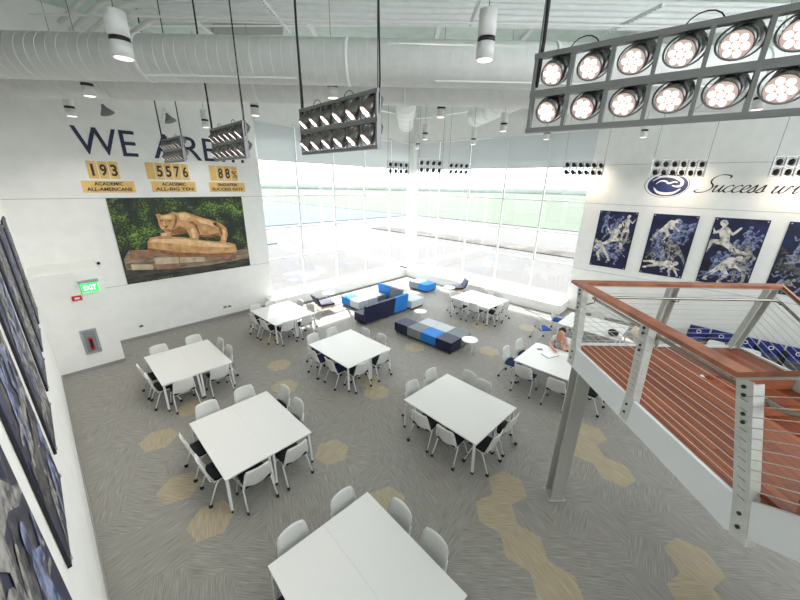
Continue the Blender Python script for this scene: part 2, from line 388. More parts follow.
# ------------------------------------------------------------------ outdoors
w = MB(); w.b2(T, 600, -400, 600, -.6, -.5).b2(-400, T, T, 600, -.6, -.5); struct(w.build('ground', M['ground']))
w = MB(); w.b2(34.5, 420, -260, 420, -.5, -.42); struct(w.build('lawn', M['turf']))
w = MB(); w.b2(15, 17.5, -60, 20, -.5, -.42).b2(17.5,24,-50,-24,-.5,-.45); struct(w.build('gravel_strip', M['gravel']))
w = MB(); w.b2(-60, 34, 30, 420, -.5, -.42); struct(w.build('sports_court', M['bluefield']))
w = MB(); w.b2(-60, 0, 17, 23, -.5, -.42); struct(w.build('court_strip', M['bluefield']))
bm = MB()
rt = random.Random(5)
for k in range(60):
    a = k/59.0*1.7-.15; R = 300+rt.random()*30
    bm.ball((R*math.cos(a), R*math.sin(a), -1.5), 16+rt.random()*8, (1.4,1.4,.22), 8)
tag(bm.build('tree_line', M['trees']), 'pale line of distant trees on the horizon beyond the windows', 'trees', kind='stuff')

# ------------------------------------------------------------------ ceiling steel, pipes, ducts
hh = Vector((.7341,.6790,0)); rr_ = Vector((.6790,-.7341,0)); cam0 = Vector((-15.489,-13.594,0))
def along(d, t, z): p = cam0+hh*d+rr_*t; return Vector((p.x,p.y,z))
def smooth_path(pts, rad=.9, seg=6):
    pts = [Vector(p) for p in pts]; out = [pts[0]]
    for a, b, c in zip(pts, pts[1:], pts[2:]):
        d1 = (a-b).normalized(); d2 = (c-b).normalized(); p0 = b+d1*rad; p2 = b+d2*rad
        for k in range(seg+1):
            t = k/seg; out.append(p0*(1-t)**2+b*2*t*(1-t)+p2*t*t)
    out.append(pts[-1]); return out
def arc_rings(path, step):
    acc = 0; out = []; nxt = step
    for a, b in zip(path, path[1:]):
        L = (b-a).length
        while nxt <= acc+L:
            out.append((a.lerp(b,(nxt-acc)/L), (b-a).normalized())); nxt += step
        acc += L
    return out
def duct(name, pts, R, label, rad=1.2, seam=.28, flange=3.1):
    path = smooth_path(pts, rad, 8) if len(pts) > 2 else [Vector(p) for p in pts]
    mb = MB().tube(path, R, 40); o = mb.build(name, M['duct'])
    tag(o, label, 'air duct')
    s = MB()
    for p, d in arc_rings(path, seam): s.ring(p, R, .004, d, 32, 4)
    s.build('spiral_seam', M['duct'], o)
    for p, d in arc_rings(path, flange): MB().tube([p-d*.03, p+d*.03], R+.014, 40).build('coupling_band', M['steel_white'], o)
    return o
duct('air_duct', [along(6.62,-7.75,7.12), along(6.62,14.5,7.12)], .335, 'large white spiral duct crossing the whole room, nearest and fully visible', seam=.17, flange=3.4)
duct('air_duct', [along(8.15,-9.3,7.13), along(8.15,13.2,7.13)], .33, 'second white duct seen just below and behind the nearest one', seam=.2, flange=3.1)
for p_, q_, lab in (((12.2,.05),(18.2,.1),'long round branch duct hanging over the window corner, left of the others'), ((12.2,4.0),(16.2,3.1),'middle round branch duct running towards the right window wall'), ((11.6,5.9),(14.2,5.5),'right round branch duct partly behind the nearest lamp rack')):
    duct('branch_duct', [along(p_[0],p_[1],8.1), along(q_[0],q_[1],8.0)], .4, lab, seam=.5, flange=.9)
# pipe bundle running across, turning back at the left
pipes = [(8.55,8.40),(8.62,8.54),(8.70,8.68),(8.78,8.82),(8.88,8.96)]
nm = ['lowest and nearest','second','third','fourth','rearmost']
for k, (d, z) in enumerate(pipes):
    t0 = -6.75+.36*(4-k)
    a = along(d, 13, z); b = along(d, t0, z); c = b+Vector((-.1,1,0)).normalized()*3.4
    c.y = min(c.y, -.05)
    p = smooth_path([a, b, c], .35, 6)
    tag(MB().tube(p, .055, 12).build('ceiling_pipe', M['duct']), 'white painted ceiling pipe bending above the big duct, %s of five' % nm[k], 'pipe', 'ceiling pipes')
# joists : steel beams under the deck
def joist(name, a, b, label, hgt=.45, web=True):
    e = empty(name, a, 0, label, 'steel beam', 'ceiling steelwork'); a = Vector(a); b = Vector(b); d = b-a
    MB().bar((0,0,0), d, .1, .05).build('top_chord', M['steel_white'], e)
    MB().bar((0,0,-hgt), d+Vector((0,0,-hgt)), .1, .05).build('bottom_chord', M['steel_white'], e)
    if web:
        w = MB(); n = max(2, int(d.length/.8))
        for k in range(n):
            p = d*(k/n); q = d*((k+.5)/n); r = d*((k+1)/n); dz = Vector((0,0,-hgt))
            w.bar(p, q+dz, .03).bar(q+dz, r, .03)
        w.build('web', M['steel_white'], e)
    return e
jl = ['just above the pipe bundle','directly over the largest duct','between the largest duct and the windows','closest to the window corner']
for k, d in enumerate((7.2, 11.2, 13.4, 16.2)):
    tt = 12.5 if d < 12 else (7.0 if d < 14 else 4.5); tl = -9 if d < 8 else (-7.2 if d < 12 else (-5.9 if d < 14 else -3.4))
    a, b = along(d,tl,9.22), along(d,tt,9.22)
    b.x = min(b.x, -.1)
    joist('ceiling_joist', a, b, 'white steel joist '+jl[k], web=(k in (2,3)))
bl = ['over the left wall','left of the ceiling centre','near the ceiling centre','right of the ceiling centre','over the right windows']
for k, t in enumerate((-5.6,-2.6,0.9,3.4,6.3)):
    a, b = along(6.5,t,9.24), along(15.5 if abs(t) < 3 else 12.5,t,9.24)
    if b.y > -.1: b = a.lerp(b, (-.1-a.y)/(b.y-a.y))
    if b.x > -.1: b = a.lerp(b, (-.1-a.x)/(b.x-a.x))
    tag(MB().bar(a, b, .12, .1).build('ceiling_beam', M['steel_white']), 'slim white steel beam under the deck '+bl[k], 'steel beam', 'ceiling beams')
# perimeter beams over the windows
tag(MB().bar((WAX-.4,-.75,8.55), (-.6,-.75,8.55), .16, .22).build('perimeter_beam', M['steel_white']), 'white horizontal steel beam above the left window wall', 'steel beam')
tag(MB().bar((-.75,-.9,8.5), (-.75,-9.6,8.5), .16, .22).build('perimeter_beam', M['steel_white']), 'white horizontal steel beam above the right window wall', 'steel beam')
PANEL = [(-11.19,-2.92),(-10.01,-4.31),(-9.37,-3.12),(-10.7,-1.52)]
STR = [((-9.6,-9.9,8.3),(-8.5,-8.92,8.3),'slotted ceiling channel beside the near pendant right of centre'),((-12.4,-7.15,8.3),(-10.7,-5.7,8.3),'slotted ceiling channel left of the upper middle lamp rack'),((-7.0,-11.95,8.3),(-6.26,-10.76,8.3),'slotted ceiling channel above the nearest lamp rack')]
w = MB(); w.poly([(PX[0],PX[1],9.2) for PX in PANEL], (0,0,1), .08); struct(w.build('trim_8', M['ceil_grey']))
for a_, b_, lab in STR:
    a_ = Vector(a_); b_ = Vector(b_); o = MB().bar(a_, b_, .05, .05).build('strut_channel', M['steel_white']); tag(o, lab, 'strut', 'ceiling strut channels')
    mb = MB(); nn_ = int((b_-a_).length/.09)
    for k in range(nn_): c_ = a_.lerp(b_, (k+.5)/nn_); mb.box(c_-Vector((0,0,.026)), (.02,.02,.004))
    mb.build('slots', M['bolt'], o)
tag(MB().bar(along(6.3,-4.2,6.80), along(6.3,-1.75,6.80), .022, .022).build('conduit', M['steel_white']), 'thin white conduit under the largest duct, left of the middle lamp rack', 'pipe')
tag(MB().bar(along(6.3,.5,6.80), along(6.3,5,6.80), .022, .022).build('conduit', M['steel_white']), 'thin white conduit under the largest duct, right of the middle lamp rack', 'pipe')
tag(MB().bar(along(8.0,-7.4,8.22), along(8.0,7.5,8.22), .03, .03).build('conduit', M['steel_white']), 'long thin white conduit just above the largest duct', 'pipe')

# ------------------------------------------------------------------ pendants
CAMX, CAMY = -15.489, -13.594   # eye point used when the lights were surveyed
def pendant(loc, label, R=.1, Lp=.5, wire_top=9.2):
    e = empty('pendant_light', loc, 0, label, 'ceiling light', 'white cylinder pendant lights')
    MB().cyl((0,0,Lp*.47), (0,0,Lp), R, n=28).build('upper_housing', M['white_metal'], e)
    MB().cyl((0,0,Lp*.37), (0,0,Lp*.47), R*.96, n=28).build('black_band', M['lampdark'], e)
    MB().cyl((0,0,.02), (0,0,Lp*.37), R, n=28).build('lower_housing', M['white_metal'], e)
    r = MB().ring((0,0,.02), R-.006, .008, (0,0,1), 28, 6).build('trim_ring', M['white_metal'], e)
    MB().disc((0,0,.014), R*.82, (0,0,1), .006, 28).build('diffuser', M['glow'], e)
    MB().cyl((0,0,Lp), (0,0,wire_top-loc[2]), .005, n=6).build('suspension_wire', M['wire'], e)
    L = bpy.data.lights.new('pendant_spot', 'SPOT'); L.energy = 70; L.spot_size = 2.2; L.spot_blend = .8; L.shadow_soft_size = .04; L.color = (1,.95,.9)
    lo = bpy.data.objects.new('pendant_spot', L); C.objects.link(lo); lo.parent = e; lo.location = (0,0,-.05)
    return e
for x, y, lab, R in [(-14.27,-7.7,'largest near pendant, left, in front of the big duct',.115),(-11.4,-11.1,'near pendant right of centre in front of the big duct',.105),
    (-14.28,-4.63,'white pendant below the duct at upper left',.105),(-14.28,-1.38,'white pendant close above the W of the lettering',.105),(-11.4,-8.1,'white pendant just behind the upper middle lamp rack',.1),
    (-11.5,-5.3,'white pendant above the left end of the window wall',.1),(-11.55,-2.3,'small white pendant above the R of the lettering',.1),(-8.83,-8.55,'white pendant over the room centre below the branch ducts',.1),
    (-6.0,-5.8,'small white pendant over the lounge, middle of the corner',.1),(-3.8,-3.6,'smallest pendant, left of the corner column',.1),(-6.2,-8.7,'white pendant in front of the right window shades',.1),
    (-3.9,-6.35,'small pendant just right of the rightmost corner rack',.1),(-3.9,-9.0,'small pendant below the left end of nearest lamp rack',.1),(-2.9,-11.4,'small pendant above the wall emblem',.1),(-6.0,-13.6,'white pendant at the far right edge below the nearest rack',.105)]:
    k_ = 1 if ('near' in lab and 'pendant' in lab and 'nearest' not in lab) or 'W of the' in lab else 1.08
    pendant((CAMX+(x-CAMX)*k_, CAMY+(y-CAMY)*k_, 5.21+1.39*k_), lab, R)

# ------------------------------------------------------------------ lamp racks
def rack(c, th, cols, aim, label, bright=True, big=False, cell=.25, light=260, thick=True):
    """aim: world direction lamps point; rack width runs along th"""
    e = empty('lamp_rack', (c[0],c[1],c[2]-.25), th, label, 'lamp rack', 'hanging racks of spot lamps')
    W = cols*cell; Hh = 2*cell; fr = MB(); inv = Matrix.Rotation(-th, 3, 'Z')
    a = (inv @ Vector(aim)).normalized(); sy = -.0
    t = .035 if bright else .02
    for z in (0, Hh/2, Hh): fr.b2(-W/2-t/2, W/2+t/2, -.026, .026, z-(t/2 if z != Hh/2 else t*.7), z+(t/2 if z != Hh/2 else t*.7))
    for k in range(cols+1): fr.b2(-W/2+k*cell-.012, -W/2+k*cell+.012, -.028, .028, 0, Hh)
    fr.build('frame', M['rack'] if bright else M['aluminium'], e)
    for row in range(2):
        for k in range(cols):
            p = Vector((-W/2+(k+.5)*cell, 0, (row+.5)*cell))
            fd = a; back = p-fd*.10; front = p+fd*.07
            if big: back = p-fd*.15; front = p+fd*.01; p = p-fd*.05
            if not bright: back = p-fd*.03; front = p+fd*.10
            q_ = 1.0 if bright else .8
            lb = MB(); lb.tube([back-fd*.05, back-fd*.045, back, p if bright else p+fd*.04, front], [.035*q_,.055*q_,.074*q_,.08*q_,.08*q_], 18)
            for q in range(5): lb.ring(back+fd*(.006+.016*q), .078*q_, .0035, fd, 18, 4)
            o = lb.build('spot_lamp', M['lampbody'] if bright else M['lampdark'], e)
            f = MB().m(0).disc(front+fd*.001, .074*q_, fd, .004, 20).build('reflector', M['reflector'], o)
            l = MB(); u = fd.orthogonal().normalized(); v = fd.cross(u)
            l.disc(front+fd*.004, .0185, fd, .004, 12)
            for q in range(6):
                l.disc(front+fd*.004+(u*math.cos(q*PI/3)+v*math.sin(q*PI/3))*.045, .0185, fd, .004, 12)
            l.build('led_lens', M['led'], o)
            MB().ring(p, .108, .006, Vector((0,0,1)).cross(fd).cross(fd) if False else Vector((0,.35,.94)).cross(Vector((1,0,0))), 24, 5).build('yoke_ring', M['rack'], o)
    for s_ in (-1,1):
        cb = MB(); x = s_*(W/2-.005)
        top = H-c[2]+.22
        rk = random.Random(int(c[0]*10+c[1]*7)+s_)
        cb.tube([(x,0,Hh),(x,0,Hh+.4),(x+.004,0,top)], .006, 6)
        o = cb.build('suspension_cable', M['wire'], e)
        if thick:
            MB().tube([(x+.02*s_*0+.012,.0,.3),(x+.02,.01,Hh+.1),(x+.012,.0,Hh+.8),(x+.022,0,Hh+1.6),(x+.014,0,top)], .014 if s_ < 0 or big else .008, 8).build('power_cord', M['cable'], e)
    for k in range(2 if thick else 0):
        x = -W/2+cell*(1.2+2.6*k)
        MB().tube([(x+.1*math.cos(q*PI/8), .05, Hh+.09*math.sin(q*PI/8)) for q in range(9)], .004, 6).build('looped_cord', M['cable'], e)
    L = bpy.data.lights.new('rack_spot', 'SPOT'); L.energy = light; L.spot_size = 1.9; L.spot_blend = 1; L.shadow_soft_size = .05; L.color = (1,.96,.9) if bright else (1,.80,.60)
    lo = bpy.data.objects.new('rack_spot', L); C.objects.link(lo); lo.parent = e
    lo.location = a*.35+Vector((0,0,.25)); lo.rotation_euler = a.to_track_quat('-Z','Y').to_euler()
    return e
aimL = Vector((-.75,.35,-.9))
rack((-12.54,-13.05,5.88), -1.46, 6, Vector((-1,.2,-.6)), 'nearest and largest rack of lit spot lamps, upper right', True, True, light=120)
rack((-12.89,-10.13,5.81), -1.62, 6, aimL, 'lamp rack hanging at upper middle left of centre', light=170)
rack((-12.94,-7.19,5.81), -1.61, 6, aimL, 'lamp rack hanging over the dots of the lettering', light=170)
rack((-12.84,-3.65,5.86), -1.56, 6, aimL, 'small lamp rack hanging in front of the A of ARE', light=170)
aw = Vector((.734,.679,-.35))
rack((-4.43,-3.12,5.85), -.34, 4, aw, 'eight-lamp rack just left of the corner column', False, light=30, thick=False)
rack((-4.72,-5.08,5.86), -.44, 4, aw, 'eight-lamp rack just right of the corner column', False, light=30, thick=False)
rack((-2.04,-4.56,5.90), -.53, 4, aw, 'eight-lamp rack in front of the right window shades', False, light=30, thick=False)
ab = Vector((1,-.1,-.45))
rack((-1.15,-9.44,5.88), -.80, 6, ab, 'twelve-lamp rack where right windows meet the poster wall', False, light=55, thick=False)
rack((-1.25,-12.24,5.85), -1.02, 6, ab, 'twelve-lamp rack directly above the wall emblem', False, light=55, thick=False)
rack((-1.35,-14.95,5.84), -1.15, 6, ab, 'twelve-lamp rack above the wall script at the right edge', False, light=55, thick=False)
# small gooseneck wall lights above lettering
for x, lab in ((-13.5,'bell-shaped wall lamp above the W and E'), (-12.0,'bell-shaped wall lamp above the A of the lettering')):
    e = empty('wall_lamp', (x,-.02,7.0), 0, lab, 'wall lamp')
    MB().tube([(0,0,0),(0,-.15,.22),(0,-.4,.25),(0,-.5,.1)], .012, 8).build('gooseneck', M['steel_white'], e)
    MB().tube([(0,-.5,.1),(.02,-.52,.02),(.06,-.56,-.12)], [.03,.06,.17], 20).build('lamp_shade', M['rack'], e)

# ------------------------------------------------------------------ wall graphics A
e = text_mesh('WE', .98, M['textnavy'], 'wall_lettering', on_A(-14.25, 5.83), width=(1.42,.72), bold=.002)
tag(e, 'large navy letters WE ARE... high on the back wall', 'lettering')
t = text_mesh('ARE', .98, M['textnavy'], 'word', on_A(-12.42, 5.83), width=(1.9,.72), bold=.002); t.parent = e
for x in (-10.38,-10.04,-9.7): MB().b2(x,x+.1,-.016,-.004,5.83,5.93).build('dot', M['textnavy'], e)
def score(x0, digits, z0, z1, lab, label_lines, lx0, lx1, lead):
    e = empty('score_plaque', (x0,-.004,z0), 0, lab, 'wall sign', 'gold number plaques')
    wd = .235; x = 0
    for k in range(lead):
        MB().b2(x, x+wd-.012, -.004, .004, 0, z1-z0).build('digit_tile', M['gold'], e); x += wd+.01
    for d in digits:
        MB().b2(x, x+wd-.012, -.004, .004, 0, z1-z0).build('digit_tile', M['gold'], e)
        if d == '%':
            t = text_mesh('%', .3, M['textdark'], 'digit', Matrix.Translation((x+.02,-.008,(z1-z0)*.2)) @ Matrix.Rotation(PI/2,4,'X'), width=(.18,.24))
        else:
            ww = .06 if d == '1' else .15
            t = text_mesh(d, .4, M['textdark'], 'digit', Matrix.Translation((x+(wd-.012-ww)/2,-.008,(z1-z0)*.16)) @ Matrix.Rotation(PI/2,4,'X'), width=(ww,(z1-z0)*.68), bold=.01)
        t.parent = e; x += wd+.01
    MB().b2(lx0-x0, lx1-x0, -.004, .004, -.39, -.06).build('caption_plate', M['gold'], e)
    for k, ln in enumerate(label_lines):
        ww = (lx1-lx0)*(.86 if len(ln) > 10 else .55)
        t = text_mesh(ln, .12, M['textdark'], 'caption', Matrix.Translation(((lx0+lx1)/2-x0-ww/2,-.008,-.19-.155*k)) @ Matrix.Rotation(PI/2,4,'X'), width=(ww,.1), bold=.003)
        t.parent = e
score(-14.12, '193', 5.18, 5.66, 'gold plaque reading 193 ACADEMIC ALL-AMERICANS', ['ACADEMIC','ALL-AMERICANS'], -14.33, -13.1, 0)
score(-12.72, '5576', 5.19, 5.69, 'gold plaque reading 5576 ACADEMIC ALL-BIG TEN', ['ACADEMIC','ALL-BIG TEN'], -12.66, -11.38, 1)
score(-10.86, '88%', 5.19, 5.69, 'gold plaque reading 88% GRADUATION SUCCESS RATE', ['GRADUATION','SUCCESS RATE'], -10.95, -9.68, 1)

# big lion statue picture
CAMP = Vector((-15.489,-13.594,5.211)); Rv = Vector((.684,-.729,.02)); Uv = Vector((.227,.238,.944)); Wv = Vector((.694,.641,-.328))
def wallA(px, py, y=-.03):
    d = Wv+Rv*((px-400)/334.46)+Uv*((300-py)/334.46); t = (y-CAMP.y)/d.y; return CAMP+d*t
e = empty('lion_picture', (-13.8,-.005,1.94), 0, 'large wall photograph of a stone big cat statue against green hedge', 'picture')
def lp(x, z, y=0): return (x+13.8, y-.0, z-1.94)
MB().b2(-.08, 3.93, -.02, 0, 0, 2.69).build('picture_panel', M['foliage'], e)
M['brick_a'] = noisy('printed_brick_warm', rgb(120,86,66), rgb(168,124,96), 4, .6)
M['brick_b'] = noisy('printed_brick_pale', rgb(176,156,128), rgb(206,188,160), 4, .6)
M['stone_light'] = noisy('printed_stone_highlight', rgb(222,178,124), rgb(240,206,158), 6, .6)
M['ground_dark'] = noisy('printed_dark_ground', rgb(30,30,26), rgb(78,74,66), 2, .6, (1,1,5))
def trace(pts, name, m, layer):
    v = []
    for zx, zy in pts:
        p = wallA(100+zx/5, 190+zy/5); v.append((min(max(p.x+13.8,-.08),3.93), -.0205-.0015*layer, min(max(p.z-1.94,0),2.67)))
    o = MB().poly(v, (0,-1,0), .0012).build(name, m, e); return o
trace([(118,345),(145,300),(300,300),(520,335),(690,300),(740,290),(746,374),(600,398),(400,425),(150,464)], 'printed_terrace', M['stone_low'], 0)
trace([(236,260),(250,238),(300,230),(420,236),(520,252),(640,262),(675,270),(684,300),(672,322),(560,330),(400,334),(240,306)], 'printed_plinth', M['stone'], 1)
trace([(276,122),(292,118),(312,126),(345,118),(365,108),(382,114),(420,108),(460,122),(500,136),(560,150),(602,168),(630,190),(638,222),(628,262),(600,262),(604,232),(580,224),(540,236),(492,226),(490,250),(452,248),(440,212),(398,222),(362,224),(340,238),(304,236),(302,216),(326,210),(306,196),(292,172),(288,146)], 'printed_statue', M['stone'], 2)
T_ = [
 ([(118,400),(300,398),(520,380),(746,340),(746,374),(600,398),(400,425),(150,464),(132,430)],'ground_dark',1),
 ([(146,304),(262,304),(272,340),(150,345)],'brick_a',1),([(270,338),(390,336),(396,366),(276,372)],'brick_b',1),([(398,336),(520,334),(522,356),(400,364)],'brick_b',1),
 ([(152,372),(262,372),(266,398),(160,404)],'brick_b',1),([(278,376),(400,368),(404,392),(282,398)],'brick_a',1),([(530,336),(676,322),(684,340),(534,352)],'brick_a',1),
 ([(244,262),(262,246),(420,244),(560,262),(668,278),(640,288),(480,280),(300,262)],'stone_light',2),
 ([(240,290),(400,312),(560,318),(674,312),(672,322),(560,330),(400,334),(240,306)],'stone_dark',2),
 ([(330,206),(372,196),(398,180),(430,196),(446,226),(430,216),(398,222),(362,222),(346,226),(358,210)],'stone_dark',4),
 ([(440,160),(470,176),(492,224),(500,222),(486,178),(462,156)],'stone_dark',4),
 ([(560,168),(592,190),(604,230),(612,226),(606,186),(580,160)],'stone_dark',4),
 ([(500,222),(540,226),(590,214),(600,228),(560,236),(520,236),(494,232)],'stone_dark',4),
 ([(372,120),(386,132),(384,160),(370,190),(360,196),(372,164),(374,136)],'stone_dark',4),
 ([(296,150),(314,147),(314,154),(298,157)],'stone_dark',4),([(336,152),(358,148),(357,156),(338,159)],'stone_dark',4),
 ([(320,178),(342,176),(338,184),(332,192),(322,190)],'stone_dark',4),([(310,196),(350,196),(346,202),(314,202)],'stone_dark',4),
 ([(312,158),(320,156),(326,178),(318,180)],'stone_light',4),([(300,130),(360,124),(356,142),(304,144)],'stone_light',4),
 ([(392,122),(424,114),(452,130),(430,150),(400,150)],'stone_light',4),([(478,142),(540,152),(590,172),(560,178),(500,164)],'stone_light',4),
 ([(452,196),(466,190),(480,236),(464,242)],'stone_light',4),([(612,196),(626,204),(624,248),(612,250)],'stone_light',4),([(306,218),(336,214),(334,228),(308,230)],'stone_light',4)]
for pts_, m_, l_ in T_: trace(pts_, 'printed_tone', M[m_], l_)

# ------------------------------------------------------------------ wall graphics B: emblem and script
def wallB(y, z, x=-.012): return (x, y, z)
e = empty('wall_emblem', (0,-11.92,5.36), 0, 'oval navy and white lion head emblem on the poster wall', 'emblem')
def ell(a, b, cy=0, cz=0, n=40, x=-.006, tilt=0): 
    return [(x, -(cy+a*math.cos(q*2*PI/n)*math.cos(tilt)-b*math.sin(q*2*PI/n)*math.sin(tilt)), cz+a*math.cos(q*2*PI/n)*math.sin(tilt)+b*math.sin(q*2*PI/n)*math.cos(tilt)) for q in range(n)]
MB().poly(ell(.62,.42), (-1,0,0), .004).build('outer_oval', M['logo_white'], e)
MB().poly(ell(.64,.43, .0, 0, x=-.003), (-1,0,0), .002).build('outline', M['logo_navy'], e)
MB().poly(ell(.57,.375,.03,-.01, x=-.011), (-1,0,0), .003).build('navy_field', M['logo_navy'], e)
def stroke(pts, w, x, mb, seg=5, nib=None):
    """flat calligraphic ribbon on wall B; pts in (s, z) with s running right in the picture"""
    P = [Vector((p[0],p[1])) for p in pts]; Q = []
    for i in range(len(P)-1):
        p0 = P[max(i-1,0)]; p1 = P[i]; p2 = P[i+1]; p3 = P[min(i+2,len(P)-1)]
        for k in range(seg):
            t = k/seg; Q.append(.5*((2*p1)+(p2-p0)*t+(2*p0-5*p1+4*p2-p3)*t*t+(3*p1-p0-3*p2+p3)*t**3))
    Q.append(P[-1]); prev = None
    for i, c in enumerate(Q):
        d = Q[min(i+1,len(Q)-1)]-Q[max(i-1,0)]
        if d.length < 1e-6: continue
        d.normalize(); nn = Vector((-d.y,d.x)); k = i/(len(Q)-1)
        ww = w(k,d) if callable(w) else w
        a, b = c+nn*ww/2, c-nn*ww/2
        cur = [mb.bm.verts.new((x,-a.x,a.y)), mb.bm.verts.new((x,-b.x,b.y)), mb.bm.verts.new((x-.004,-a.x,a.y)), mb.bm.verts.new((x-.004,-b.x,b.y))]
        if prev:
            for ix in ((0,1),(2,3),(0,2),(1,3)): mb.bm.faces.new((prev[ix[0]],prev[ix[1]],cur[ix[1]],cur[ix[0]]))
        prev = cur
mb = MB(); tw = lambda k, d: .02+.07*math.sin(PI*k)
stroke([(-.42,.12),(-.2,.26),(.1,.27),(.3,.2),(.42,.1),(.4,-.02),(.28,-.05),(.16,-.02)], tw, -.016, mb)
stroke([(-.34,-.1),(-.22,-.24),(0,-.3),(.25,-.26),(.42,-.12)], tw, -.016, mb)
stroke([(-.3,.02),(-.2,.12),(-.05,.12),(.06,.05),(.2,.1),(.3,.08)], lambda k,d: .015+.04*math.sin(PI*k), -.016, mb)
mb.build('lion_outline', M['logo_white'], e)
# script "Success with"
e = empty('wall_script', (0,-12.75,5.16), 0, 'dark handwritten script reading Success with, beside the emblem', 'lettering')
mb = MB(); nib = lambda k, d: .014+.032*abs(d.x*.35-d.y*.94)
def glyph(pts, ox, sc, slant=.42):
    stroke([((ox+p[0]*sc+p[1]*sc*slant), p[1]*sc) for p in pts], nib, -.006, mb, 6)
G = {
 'S': [(-.25,.15),(-.4,.05),(-.25,-.05),(.1,-.02),(.35,.2),(.3,.42),(.1,.6),(.08,.85),(.35,1.05),(.8,1.0),(.85,.85)],
 'u': [(0,.3),(.1,.42),(.08,.1),(.16,.0),(.3,.1),(.4,.42),(.37,.1),(.45,.0),(.55,.12)],
 'c': [(.38,.36),(.28,.43),(.1,.3),(.06,.1),(.18,0),(.34,.04),(.46,.14)],
 'e': [(.06,.16),(.28,.24),(.32,.38),(.2,.44),(.08,.3),(.07,.1),(.18,0),(.34,.04),(.44,.14)],
 's': [(.0,.08),(.2,.45),(.24,.3),(.26,.1),(.16,.0),(.02,.04),(.18,.02),(.38,.12)],
 'w': [(0,.3),(.1,.42),(.06,.1),(.14,0),(.28,.1),(.36,.42),(.33,.1),(.42,0),(.56,.12),(.62,.42),(.74,.36)],
 'i': [(.0,.2),(.1,.42),(.07,.1),(.14,0),(.26,.12)],
 't': [(.0,.2),(.16,.82),(.07,.1),(.15,0),(.28,.12)],
 'h': [(.0,.1),(.18,.8),(.24,1.0),(.16,1.0),(.02,0),(.14,.34),(.28,.4),(.27,.1),(.34,0),(.46,.1)]}
x = .16; sc = .5
for ch, adv in (('S',.42),('u',.49),('c',.38),('c',.38),('e',.36),('s',.34),('s',.62),('w',.80),('i',.34),('t',.24),('h',.4)):
    glyph(G[ch], x, sc)
    if ch == 'i': glyph([(.2,.62),(.23,.66),(.25,.63)], x, sc)
    if ch == 't': glyph([(-.06,.5),(.1,.53),(.34,.55)], x, sc)
    x += adv*.53
mb.build('script_strokes', M['textdark'], e)

# ------------------------------------------------------------------ athlete posters
def figure(mb, s, z, sc, pose, mi, mirror=1):
    """flat silhouette from tapered limbs; local (s right, z up)"""
    J = pose; mb.mi = mi
    def pt(p): return (s+mirror*p[0]*sc, z+p[1]*sc)
    def limb(a, b, w1, w2, d):
        a = Vector(pt(a)); b = Vector(pt(b)); dd = (b-a); L = dd.length
        if L < 1e-5: return
        dd /= L; nn = Vector((-dd.y,dd.x)); w1 *= sc; w2 *= sc; out = []
        for k in range(7): q = PI/2+PI*k/6; out.append(a+(dd*math.cos(q)+nn*math.sin(q))*w1)
        for k in range(7): q = -PI/2+PI*k/6; out.append(b+(dd*math.cos(q)+nn*math.sin(q))*w2)
        mb.poly([(d,p.x,p.y) for p in out])
    d0 = random.uniform(0,.0015)
    limb(J['hip'], J['chest'], .12, .17, -.0242-d0)
    limb(J['chest'], J['head'], .07, .06, -.0244-d0); limb(J['head'], (J['head'][0]+.02,J['head'][1]+.03), .115, .115, -.0256-d0)
    for k, (kn, ft) in enumerate(J['legs']):
        limb(J['hip'], kn, .12, .08, -.0246-d0-.0002*k); limb(kn, ft, .078, .045, -.0248-d0-.0002*k); limb(ft, (ft[0]+.12,ft[1]-.02), .05, .035, -.0250-d0-.0002*k)
    for k, (el, ha) in enumerate(J['arms']):
        limb((J['chest'][0],J['chest'][1]+.08), el, .07, .05, -.0252-d0-.0002*k); limb(el, ha, .05, .035, -.0254-d0-.0002*k)
POSES = [
 dict(hip=(0,0), chest=(.12,.45), head=(.2,.74), legs=[((.4,.02),(.5,-.42)),((-.3,-.25),(-.7,-.35))], arms=[((-.15,.35),(-.32,.6)),((.4,.35),(.6,.55))]),
 dict(hip=(0,0), chest=(.25,.32), head=(.5,.45), legs=[((.25,-.35),(.05,-.75)),((-.25,-.3),(-.5,-.7))], arms=[((.3,0),(.55,.05)),((.45,.1),(.7,-.1))]),
 dict(hip=(0,0), chest=(-.05,.5), head=(-.03,.8), legs=[((.15,-.4),(.12,-.85)),((-.18,-.4),(-.22,-.85))], arms=[((-.35,.3),(-.2,.05)),((.3,.35),(.45,.65))]),
 dict(hip=(0,0), chest=(.45,.1), head=(.72,.12), legs=[((-.4,.1),(-.8,.05)),((-.35,-.15),(-.75,-.3))], arms=[((.7,-.15),(.95,-.2)),((.3,-.2),(.1,-.3))]),
 dict(hip=(0,0), chest=(-.25,.4), head=(-.45,.62), legs=[((.35,-.2),(.2,-.65)),((-.2,-.4),(.05,-.8))], arms=[((-.5,.2),(-.7,.45)),((0,.2),(.2,.45))])]
W_, H_ = 1.28, 2.19
